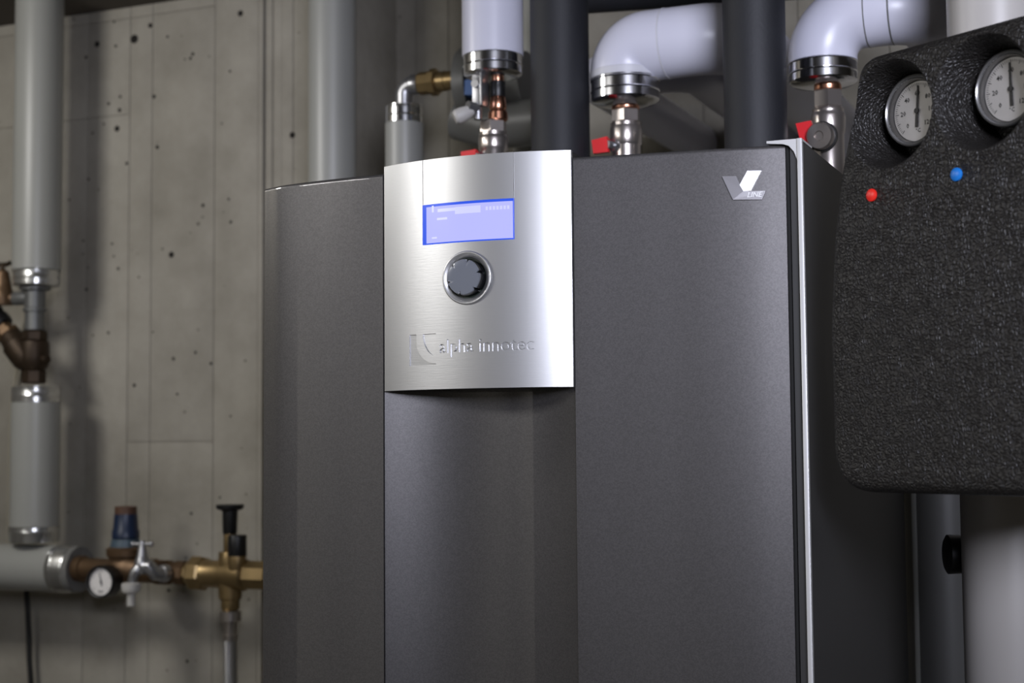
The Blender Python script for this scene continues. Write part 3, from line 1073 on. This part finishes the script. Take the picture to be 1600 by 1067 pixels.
# pale pipe behind, between the riser and the black pipe
bm = new_bm()
yy = .93
xp = X(826, 100, yy)
cyl(bm, (xp + .02, yy, 0), UPV, .045, .001, CEIL - .001, 32)
tag(obj('insulated_pipe', bm, M['grey_jacket']), 'pale pipe glimpsed in the gap left of the black pipe', 'pipe')

# ------------------------------------------------------------------ far left: riser, valves
LY = .87
x = X(60, 200, LY)
rl = 37 * mpp(60, 200, LY)
zs0, zs1 = Z(57, 447, LY), Z(57, 421, LY)
t = thing('insulated_pipe', 'upper grey insulated riser hanging above the dark bronze angle valve', 'pipe', (x, LY, zs0))
bm = new_bm(); cyl(bm, (x, LY, 0), UPV, rl, zs1 - .002, CEIL - .001, 48)
obj('jacket', bm, M['grey_jacket'], t)
bm = new_bm(); sleeve(bm, x, LY, zs0, zs1, rl * .95, 0, .03)
obj('foil_sleeve', bm, M['foil'], t)
# grey tee with drain tap
zt0, zt1 = Z(54, 516, LY), zs0 - .0005
tee = thing('pipe_tee', 'grey pipe tee under the upper grey riser', 'pipe fitting', (x, LY, zt0))
bm = new_bm()
rt = 15 * mpp(54, 480, LY)
zmid = Z(54, 486, LY)
lathe(bm, (x - .003, LY, 0), UPV, [(rt * .9, zt0), (rt, zt0 + .001), (rt, zmid - .002), (rt * 1.22, zmid - .001), (rt * 1.22, zmid + .004), (rt * 1.08, zmid + .006), (rt * 1.08, zt1 - .008), (rt * 1.6, zt1 - .007), (rt * 1.6, zt1)], 32)
zb_ = Z(35, 466, LY)
cyl(bm, (x - .003, LY, zb_), (-1, -.05, 0), .0135, .01, .047, 20, .001)
obj('tee_body', bm, M['zinc'], tee)
xt = X(8, 463, LY)
tap = thing('drain_tap', 'weathered brass drain tap with cross handle at the left picture edge', 'tap', (xt, LY - .01, zb_ - .05))
bm = new_bm()
cyl(bm, (x - .05, LY - .002, zb_), (-1, -.1, 0), .012, .0005, .075, 16, .001)
lathe(bm, (xt, LY - .008, zb_), UPV, [(.021, -.012), (.022, 0), (.021, .014), (.0185, .018), (.0165, .030), (.012, .052), (.0065, .057)], 16)
tube(bm, [(xt, LY - .008, zb_), (xt - .006, LY - .055, zb_ - .006), (xt - .008, LY - .085, zb_ - .018)], .0095, 16)
obj('tap_body', bm, M['bronze'], tap)
bm = new_bm()
zh = zb_ + .066
cyl(bm, (xt, LY - .008, zb_), UPV, .0045, .056, .068, 10)
tube(bm, [(xt - .019, LY - .008, zh - .002), (xt - .010, LY - .008, zh), (xt + .010, LY - .008, zh), (xt + .019, LY - .008, zh + .003)], .0045, 10)
obj('cross_handle', bm, M['dark_bronze'], tap)
# bronze angle-seat valve
zv0 = Z(48, 600, LY)
av = thing('angle_valve', 'dark bronze angle seat valve between the two grey insulated risers', 'valve', (x, LY, zv0))
bm = new_bm()
xv = x - .003
lathe(bm, (xv, LY, 0), UPV, [(.0215, zv0 + .0005), (.024, zv0 + .003), (.024, zv0 + .024), (.020, zv0 + .026)], 8, .3)
lathe(bm, (xv, LY, 0), UPV, [(.020, zv0 + .025), (.027, zv0 + .036), (.029, zv0 + .050), (.028, zv0 + .075), (.027, zt0 - .022), (.024, zt0 - .020)], 24)
lathe(bm, (xv, LY, 0), UPV, [(.024, zt0 - .0205), (.026, zt0 - .018), (.026, zt0 - .004), (.022, zt0 - .0005)], 8, .3)
bd = Vector((-.66, -.05, .75)).normalized()
pb = Vector((xv - .002, LY - .004, zv0 + .035))
lathe(bm, pb, bd, [(.020, .0), (.0275, .018), (.0275, .055), (.0245, .058), (.0215, .076)], 24)
cyl(bm, pb + Vector((.02, 0, .012)), (1, -.2, -.1), .0085, 0, .022, 10, .001)
obj('valve_body', bm, M['dark_bronze'], av)
bm = new_bm()
lathe(bm, pb, bd, [(.022, .0765), (.024, .079), (.0235, .086), (.017, .089), (.016, .100)], 8)
obj('bonnet_nut', bm, M['bronze'], av, sharp=20)
bm = new_bm()
lathe(bm, pb, bd, [(.016, .1005), (.021, .102), (.023, .108), (.022, .122), (.012, .126), (.012, .130), (.020, .131), (.021, .136), (.020, .142), (0, .143)], 20)
obj('hand_knob', bm, M['black'], av)
# lower riser
xl = X(55, 720, LY)
zA, zB, zC, zD = Z(55, 604, LY), Z(55, 630, LY), Z(53, 822, LY), Z(53, 848, LY)
t = thing('insulated_pipe', 'lower grey insulated riser with foil bands at both ends above level pipe', 'pipe', (xl, LY, zD))
bm = new_bm(); cyl(bm, (xl, LY, 0), UPV, rl, zC - .001, zB + .001, 48)
obj('jacket', bm, M['grey_jacket'], t)
bm = new_bm(); sleeve(bm, xl, LY, zB - .0005, zA, rl * .985, 0, .024)
obj('foil_sleeve', bm, M['foil'], t)
bm = new_bm(); lathe(bm, (xl, LY, 0), UPV, [(.03, zD + .0005), (rl * 1.0, zD + .002), (rl * 1.03, zD + .006), (rl * 1.03, zD + .020), (rl * 1.045, zD + .022), (rl * 1.03, zD + .024), (rl * 1.03, zC), (rl, zC + .001)], 48)
obj('foil_sleeve', bm, M['foil'], t)
# level pipe
zh = Z(60, 887, LY)
rh = 36 * mpp(60, 887, LY)
xe = X(118, 887, LY)
t = thing('insulated_pipe', 'thick level grey insulated pipe leading to the pressure reducer', 'pipe', (X(20, 887, LY), LY, zh - rh))
bm = new_bm(); cyl(bm, (0, LY, zh), (1, 0, 0), rh, -1.6195, X(93, 887, LY), 48)
obj('jacket', bm, M['grey_jacket'], t)
bm = new_bm()
xq = X(92, 887, LY)
lathe(bm, (0, LY, zh), (1, 0, 0), [(rh * .98, xq), (rh * 1.02, xq + .001), (rh * 1.02, xq + .010), (rh * 1.035, xq + .012), (rh * 1.02, xq + .014), (rh * 1.02, xe - .003), (rh * .99, xe)], 48)
obj('foil_sleeve', bm, M['foil'], t)
bm = new_bm()
lathe(bm, (0, LY, zh), (1, 0, 0), [(rh * .97, xe - .001), (rh * .97, xe + .012), (rh * .52, xe + .012), (rh * .52, xe + .006), (0, xe + .006)], 40)
obj('foam_end', bm, M['grey_foam'], t)['label'] = 'cut grey foam end'

# ------------------------------------------------------------------ brass water group
BY = LY - .01
p_prv = at(196, 880, BY)
zx = zh + .002
prv = thing('pressure_reducer', 'bronze pressure reducer with tall navy blue cap and brown top', 'valve', (p_prv.x, BY, zx - .03))
bm = new_bm()
xs0, xs1 = xe + .0125, X(245, 887, BY)
lathe(bm, (0, BY, zx), (1, 0, 0), [(.022, xs0 - .004), (.024, xs0 + .002), (.024, xs0 + .016), (.020, xs0 + .018), (.020, p_prv.x - .035), (.030, p_prv.x - .02), (.034, p_prv.x), (.030, p_prv.x + .02), (.022, p_prv.x + .035), (.022, xs1 - .002), (.020, xs1)], 28)
z0 = Z(196, 868, BY)
lathe(bm, (p_prv.x, BY, 0), UPV, [(.026, zx), (.030, z0 - .002), (.034, z0), (.035, z0 + .012), (.030, z0 + .016)], 28)
obj('valve_body', bm, M['bronze'], prv)
bm = new_bm()
zc1, zc2, zc3, zc4 = Z(196, 852, BY), Z(196, 842, BY), Z(196, 803, BY), Z(196, 791, BY)
lathe(bm, (p_prv.x, BY, 0), UPV, [(.0275, z0 + .0155), (.0265, zc1 + .004), (.025, zc2)], 28)
obj('cap_collar', bm, M['blue_light'], prv)
bm = new_bm()
rb = 19 * mpp(196, 820, BY)
lathe(bm, (p_prv.x, BY, 0), UPV, [(rb * .98, zc2 + .0003), (rb * 1.12, zc2 + .002), (rb * 1.12, zc2 + .014), (rb * 1.02, zc2 + .018), (rb * .93, zc3)], 28)
obj('spring_cap', bm, M['blue_cap'], prv)['label'] = 'navy blue spring cap'
bm = new_bm()
lathe(bm, (p_prv.x, BY, 0), UPV, [(rb * .9, zc3), (rb * .9, zc4 - .001), (rb * .85, zc4), (rb * .5, zc4), (rb * .5, zc4 - .004), (0, zc4 - .004)], 28)
obj('top_ring', bm, M['brown_cap'], prv)['label'] = 'rust brown top'

# pressure gauge
def dial_marks(bm, c, n, r0_, r1_, a0, a1, count, w_, major, e1, e2):
    for k in range(count):
        a = math.radians(a0 + (a1 - a0) * k / (count - 1))
        dd = e1 * math.sin(a) + e2 * math.cos(a)
        ss = e1 * math.cos(a) - e2 * math.sin(a)
        rr0 = r0_ if k % major == 0 else r0_ + (r1_ - r0_) * .45
        ww = w_ if k % major == 0 else w_ * .6
        vs = [bm.verts.new(c + dd * q + ss * (s * ww)) for q, s in ((rr0, -1), (rr0, 1), (r1_, 1), (r1_, -1))]
        bm.faces.new(vs)


def numerals(bm, c, items, r, size, e1, e2):
    for txt, adeg in items:
        a = math.radians(adeg)
        tb, x0_, x1_, y0_, y1_ = text_mesh(txt, 0, res=1, bold=.02)
        mx, my = (x0_ + x1_) / 2, (y0_ + y1_) / 2
        o = c + e1 * (math.sin(a) * r) + e2 * (math.cos(a) * r)
        vm = {}
        for v in tb.verts:
            vm[v] = bm.verts.new(o + e1 * ((v.co.x - mx) * size) + e2 * ((v.co.y - my) * size))
        for f_ in tb.faces:
            try:
                bm.faces.new([vm[v] for v in f_.verts])
            except ValueError:
                pass
        tb.free()


def needle(bm, c, a, lf, lb, wd, e1, e2, nn):
    a = math.radians(a)
    dd = e1 * math.sin(a) + e2 * math.cos(a)
    ss = e1 * math.cos(a) - e2 * math.sin(a)
    prism(bm, [(-wd, 0), (-wd * .45, lf), (wd * .45, lf), (wd, 0), (wd * 1.25, -lb * .35), (wd * 1.25, -lb), (-wd * 1.25, -lb), (-wd * 1.25, -lb * .35)],
          lambda p, s: c + ss * p[0] + dd * p[1] + nn * (s * .0006))
    cyl(bm, c, nn, wd * 2.0, 0, .0016, 20)


GY = BY - .075
gc = at(156.5, 909, GY)
gn = Vector((.10, -.99, .02)).normalized()
ge1 = Vector((-gn.y, gn.x, 0)).normalized()
ge2 = gn.cross(ge1) * -1
if ge2.z < 0:
    ge2 = -ge2
rg = 24 * mpp(157, 909, GY)
gt = thing('pressure_gauge', 'small round pressure gauge with white dial in black case', 'gauge', gc)
bm = new_bm()
lathe(bm, gc, gn, [(.008, -.06), (.008, -.034), (rg * .94, -.032), (rg * 1.04, -.028), (rg * 1.06, .001), (rg * 1.0, .003), (rg * .9, .002), (rg * .9, -.0045), (0, -.0045)], 40)
obj('case', bm, M['black'], gt)
bm = new_bm(); lathe(bm, gc, gn, [(rg * .885, -.0040), (rg * .885, -.0036)], 36)
obj('dial', bm, M['dial'], gt)
bm = new_bm()
dial_marks(bm, gc - gn * .0033, gn, rg * .62, rg * .76, -130, 130, 21, .0004, 5, ge1, ge2)
numerals(bm, gc - gn * .0033, [('bar', 180)], rg * .62, .0075, ge1, ge2)
obj('dial_print', bm, M['ink'], gt)
bm = new_bm(); needle(bm, gc - gn * .003, -14, rg * .6, rg * .28, .0010, ge1, ge2, gn)
obj('needle', bm, M['needle'], gt)
# chrome tap with white nozzle
TY = BY - .055
tc_ = at(222, 884, TY)
tp = thing('water_tap', 'small chrome water tap with cross handle and white hose nozzle', 'tap', (tc_.x, TY, tc_.z - .08))
pE = Vector((X(256, 884, BY - .03), BY - .021, zx - .001))
bm = new_bm()
cyl(bm, pE, (-.15, -1, 0), .0155, 0, .016, 24, .002)
tube(bm, [pE + Vector((0, -.012, 0)), pE + Vector((-.006, -.024, 0)), (tc_.x + .014, TY, tc_.z), (tc_.x, TY, tc_.z)], .0125, 20)
lathe(bm, (tc_.x, TY, tc_.z), UPV, [(.010, -.014), (.0135, -.008), (.0135, .008), (.0115, .012), (.0095, .020), (.0085, .026), (.0065, .034), (.0045, .040)], 24)
p1 = at(205, 914, TY - .02)
tube(bm, [(tc_.x + .002, TY, tc_.z + .004), (tc_.x - .008, TY - .010, tc_.z - .012), (p1.x + .004, p1.y, p1.z + .012), (p1.x, p1.y, p1.z - .002)], .0085, 20, radii=[.011, .0098, .0085, .0085])
obj('tap_body', bm, M['steel'], tp)
bm = new_bm()
zk = Z(222, 850, TY)
hd = Vector((.93, .36, 0))
tube(bm, [Vector((tc_.x, TY, zk)) - hd * .017, Vector((tc_.x, TY, zk)) + hd * .017], .0033, 12)
cyl(bm, (tc_.x, TY, zk), UPV, .0055, -.008, .006, 16, .001)
for s in (-1, 1):
    bmesh.ops.create_icosphere(bm, subdivisions=2, radius=.0052, matrix=Matrix.Translation(Vector((tc_.x, TY, zk)) + hd * (.016 * s)))
obj('cross_handle', bm, M['steel'], tp)
bm = new_bm()
zn0, zn1, zn2 = Z(205, 947, p1.y), Z(205, 926, p1.y), Z(205, 910, p1.y)
lathe(bm, (p1.x, p1.y, 0), UPV, [(.0055, zn0), (.0075, zn0 + .001), (.0070, zn1 - .004), (.0085, zn1 - .001), (.0150, zn1 + .002), (.0170, zn1 + .008), (.0170, zn2 - .002), (.012, zn2)], 24)
obj('hose_nozzle', bm, M['white_plastic'], tp)['label'] = 'white plastic nozzle'
# bronze union between reducer and safety group
x2a, x2b, x2c = xs1 + .0005, X(292, 889, BY), X(296, 889, BY)
bu = thing('bronze_union', 'bronze union between blue capped reducer and black handled valve', 'pipe fitting', (x2a, BY, zx - .026))
bm = new_bm()
lathe(bm, (0, BY, zx - .002), (1, 0, 0), [(.022, x2a), (.0235, x2a + .004), (.0235, x2a + .025), (.0205, x2a + .027), (.0205, x2b - .02), (.0225, x2b - .018), (.0225, x2b)], 8, .3)
obj('union_body', bm, M['bronze'], bu, sharp=20)
# safety group
zy = zx - .002
x3a, x3b = x2b + .0005, X(318, 889, BY)
xc = X(360, 889, BY)
sg = thing('safety_group', 'yellow brass valve group with black hand wheel beside the cabinet', 'valve', (xc, BY, zy - .05))
bm = new_bm()
lathe(bm, (0, BY, zy), (1, 0, 0), [(.020, x3a), (.021, x3a + .008), (.029, x3a + .012), (.031, x3a + .016), (.031, x3b), (.028, x3b + .004)], 8, .2)
obj('union_nut', bm, M['brass'], sg, sharp=20)
bm = new_bm()
lathe(bm, (0, BY, zy), (1, 0, 0), [(.026, x3b + .003), (.0245, x3b + .012), (.0245, xc - .010), (.028, xc + .004), (.028, xc + .030), (.024, xc + .034)], 28)
cyl(bm, (xc, BY, zy), UPV, .021, 0, .040, 24, .002)
lathe(bm, (xc, BY, zy), UPV, [(.014, -.062), (.0165, -.058), (.0165, -.045), (.020, -.041), (.0215, -.020), (.021, 0)], 24)
cyl(bm, (xc, BY - .002, zy), UPV, .011, .039, .084, 20, .001)
cyl(bm, (xc + .022, BY - .012, zy), UPV, .016, .010, .045, 20, .001)
obj('valve_body', bm, M['brass'], sg)
bm = new_bm()
lathe(bm, (xc + .05, BY, zy), (1, 0, 0), [(.024, -.0155), (.026, -.012), (.026, .03), (.022, .034), (.022, .055)], 8, .2)
obj('outlet_nut', bm, M['brass'], sg, sharp=20)
bm = new_bm()
zw0, zw1, zw2 = Z(360, 834, BY), Z(360, 797, BY), Z(360, 788, BY)
rw = 22 * mpp(360, 790, BY)
lathe(bm, (xc, BY - .002, 0), UPV, [(.0115, zw0), (.0125, zw0 + .002), (.0138, zw1 - .001), (.018, zw1), (rw * .92, zw1 + .002), (rw, zw1 + .006), (rw * 1.0, zw2 - .001), (rw * .97, zw2), (0, zw2)], 32)
obj('hand_wheel', bm, M['black'], sg)['label'] = 'black hand wheel on a stem'
bm = new_bm()
zp0, zp1 = Z(374, 868, BY), Z(374, 835, BY)
cyl(bm, (xc + .022, BY - .012, 0), UPV, .0165, zp0, zp1, 20, .0015)
obj('spring_cap', bm, M['black'], sg)['label'] = 'black cylindrical cap'
# braided hose
zf0 = zy - .0625
fh = thing('flexible_hose', 'braided steel hose hanging below the brass valve group', 'hose', (xc, BY, .9))
bm = new_bm()
lathe(bm, (xc, BY, 0), UPV, [(.012, zf0), (.019, zf0 - .001), (.019, zf0 - .018), (.013, zf0 - .020), (.0115, zf0 - .030), (.0115, zf0 - .040), (.0135, zf0 - .042), (.0135, zf0 - .050), (.0125, zf0 - .052)], 20)
obj('hose_fitting', bm, M['nickel'], fh)
bm = new_bm()
ph = [Vector((xc + .002 * k / 3 + .030 * (k / 12) ** 2, BY + .03 * (k / 12) ** 2, zf0 - .051 - .05 * k)) for k in range(16)]
tube(bm, ph, .0118, 20)
obj('hose_braid', bm, M['braid'], fh)
# cables
bm = new_bm()
c0 = [at(px, py, .975) for px, py in ((40, 905), (43, 945), (45, 990), (46, 1030), (49, 1075), (52, 1150), (53, 1300))]
tube(bm, c0, .0055, 12)
tag(obj('cable', bm, M['cable']), 'black cable hanging down the wall below the level grey pipe', 'cable')
bm = new_bm()
c0 = [at(px, py, .985) for px, py in ((40, 440), (38, 500), (31, 540), (26, 580), (18, 630), (15, 700), (14, 780), (13, 880))]
tube(bm, c0, .0035, 10)
tag(obj('cable', bm, M['pale_cable']), 'thin pale cable on the wall behind the far left pipes', 'cable')

# ------------------------------------------------------------------ right: pipes behind the foam box
WY = .25
x = X(1578, 900, WY)
rw_ = 72 * mpp(1578, 900, WY)
wp = thing('insulated_pipe', 'broad white pipe with black valve knob rising behind the black foam box', 'pipe', (x, WY, 0))
bm = new_bm()
cyl(bm, (x, WY, 0), UPV, rw_, .001, CEIL - .001, 56)
obj('jacket', bm, M['cream_jacket'], wp)
gy = .66
xg = X(1474, 900, gy)
bm = new_bm()
rgp = 58 * mpp(1470, 900, gy)
gp = thing('insulated_pipe', 'dim grey pipe with lengthwise seam behind the cabinet, below the foam box', 'pipe', (xg, gy, 0))
cyl(bm, (xg, gy, 0), UPV, rgp, .001, 1.66, 56)
obj('jacket', bm, M['dim_jacket'], gp)
bm = new_bm()
a_ = math.atan2(-.80, -.60)
q = Vector((xg + (rgp + .0003) * math.cos(a_), gy + (rgp + .0003) * math.sin(a_), 0))
box(bm, (q.x - .003, q.y - .003, .01), (q.x + .003, q.y + .003, 1.65), .001)
obj('jacket_seam', bm, M['grey_jacket'], gp)
# black valve knob on the white pipe
p = at(1500, 866, WY + .03)
kd = Vector((-.93, -.36, 0)).normalized()
bm = new_bm()
lathe(bm, p, kd, [(.022, -.060), (.022, -.024), (.029, -.020), (.029, -.010), (.016, -.008), (.015, -.002), (.0205, .000), (.021, .013), (.0175, .015), (0, .015)], 20)
obj('valve_knob', bm, M['black'], wp)['label'] = 'black plastic valve knob'

# ------------------------------------------------------------------ foam box of the pump group
TH = math.radians(23.3 + 34.9)
BU = Vector((math.sin(TH), -math.cos(TH), 0))            # along the face, towards the near right
BN = Vector((-math.cos(TH), -math.sin(TH), 0))           # out of the face
d = ray(1420, 175)
BO = CAM + d / F * 1.30


def bp_(u, v, w_):
    """u along the face, v up, w into the box"""
    return BO + BU * u + Vector((0, 0, v)) - BN * w_


def outline(ins):
    """rounded outline of the face, inset by ins"""
    pts = [(-.058, .0600, .024), (-.0715, .005, .2), (-.0850, -.04, .2), (-.0965, -.105, .2), (-.1025, -.18, .3), (-.101, -.329, .042),
           (.156, -.329, .042), (.1575, -.18, .3), (.1515, -.105, .2), (.142, -.04, .2), (.132, .0600, .024)]
    out = []
    n = len(pts)
    for i, (u, v, r) in enumerate(pts):
        c = Vector((u, v)); a = Vector(pts[i - 1][:2]); b = Vector(pts[(i + 1) % n][:2])
        da, db = (a - c), (b - c)
        la, lb = da.length, db.length
        da.normalize(); db.normalize()
        ang = da.angle(db)
        tl = min(r / math.tan(ang / 2), la * .48, lb * .48)
        p0, p2 = c + da * tl, c + db * tl
        for k in range(9):
            t = k / 8
            out.append((1 - t) ** 2 * p0 + 2 * t * (1 - t) * c + t * t * p2)
    if ins:
        res = []
        for i, p in enumerate(out):
            t = (out[(i + 1) % len(out)] - out[i - 1]).normalized()
            res.append(p + Vector((-t.y, t.x)) * ins)
        return res
    return out


bm = new_bm()
ringsets = []
sgn_ = 1
cen2 = Vector((.025, -.13))
test = outline(.01)[0]
if (Vector(test) - cen2).length > (Vector(outline(0)[0]) - cen2).length:
    sgn_ = -1
for ins, w_ in [(.017, 0), (.0095, .0008), (.0045, .0035), (.0012, .0085), (0, .015), (0, .17)]:
    ringsets.append([bm.verts.new(bp_(p.x, p.y, w_)) for p in outline(sgn_ * ins)])
for A, B in zip(ringsets, ringsets[1:]):
    for k in range(len(A)):
        bm.faces.new((A[k], A[(k + 1) % len(A)], B[(k + 1) % len(A)], B[k]))
bm.faces.new(ringsets[0]); bm.faces.new(ringsets[-1])
bmesh.ops.recalc_face_normals(bm, faces=bm.faces)
fme = bpy.data.meshes.new('foam')
bm.to_mesh(fme)
bm.free()
G1, G2, GV, GR, GW = -.0215, .0775, .0095, .0315, .0340
cut = []
for gu in (G1, G2):
    cb = new_bm()
    # funnel: wide rounded mouth, narrowing to the gauge seat
    lathe(cb, bp_(gu - .002, .003, 0), -BN, [(.0560, -.012), (.0490, -.0004), (.0462, .003), (.0445, .012), (.0420, .026), (.0395, .036), (.0380, .062)], 56)
    cut.append(cb)
pg = thing('pump_group_box', 'black bead foam box of a pump group with two thermometers', 'pump group', bp_(.03, -.329, .08))
fm = boolean(fme, cut)
obj('foam_shell', fm, M['foam'], pg, sharp=38)
for v in (-.25, .0):
    bm = new_bm()
    a_, b_ = bp_(.06, v, .168), Vector((x, WY, BO.z + v))
    tube(bm, [a_, b_ + (a_ - b_).normalized() * (rw_ + .0005)], .008, 12)
    obj('bracket', bm, M['steel'], pg)
gnorm = BN
for gu, nd, in ((G1, 4), (G2, -2)):
    c = bp_(gu, GV, GW)
    bm = new_bm()
    lathe(bm, c, gnorm, [(GR * .92, -.026), (GR * .98, -.024), (GR * .98, -.006), (GR * 1.03, -.004), (GR * 1.03, .0015), (GR * 1.0, .004), (GR * .95, .0046), (GR * .90, .003), (GR * .87, -.004), (GR * .84, -.0045), (0, -.0045)], 56)
    g_ = obj('thermometer', bm, M['ring'], pg, sharp=50)
    g_['label'] = 'round dial thermometer sunk in a funnel'
    cd_ = c - gnorm * .0040
    bm = new_bm(); lathe(bm, cd_, gnorm, [(GR * .85, 0), (GR * .85, .0004)], 48)
    obj('dial', bm, M['dial'], g_)
    bm = new_bm()
    e2 = Vector((0, 0, 1))
    dial_marks(bm, cd_ + gnorm * .0006, gnorm, GR * .68, GR * .80, -135, 135, 61, .00032, 5, BU, e2)
    numerals(bm, cd_ + gnorm * .0006, [(str(20 * k), -135 + 45 * k) for k in range(7)], GR * .52, .0060, BU, e2)
    numerals(bm, cd_ + gnorm * .0006, [('°C', 180)], GR * .55, .0050, BU, e2)
    obj('dial_print', bm, M['ink'], g_)
    bm = new_bm(); needle(bm, cd_ + gnorm * .0012, nd, GR * .72, GR * .46, .0012, BU, e2, gnorm)
    obj('needle', bm, M['needle'], g_)
    bm = new_bm(); lathe(bm, c, gnorm, [(GR * .90, .0022), (GR * .90, .0032)], 48)
    obj('lens', bm, M['lens'], g_)
for (u, v), mt, lab in (((-.0435, -.0665), 'red_dot', 'small round red button'), ((.049, -.062), 'blue_dot', 'small round blue button')):
    bm = new_bm()
    lathe(bm, bp_(u, v, 0), BN, [(.0052, -.004), (.0058, .0005), (.0056, .0016), (.0044, .0024), (0, .0026)], 28)
    obj('marker_button', bm, M[mt], pg, sharp=40)['label'] = lab
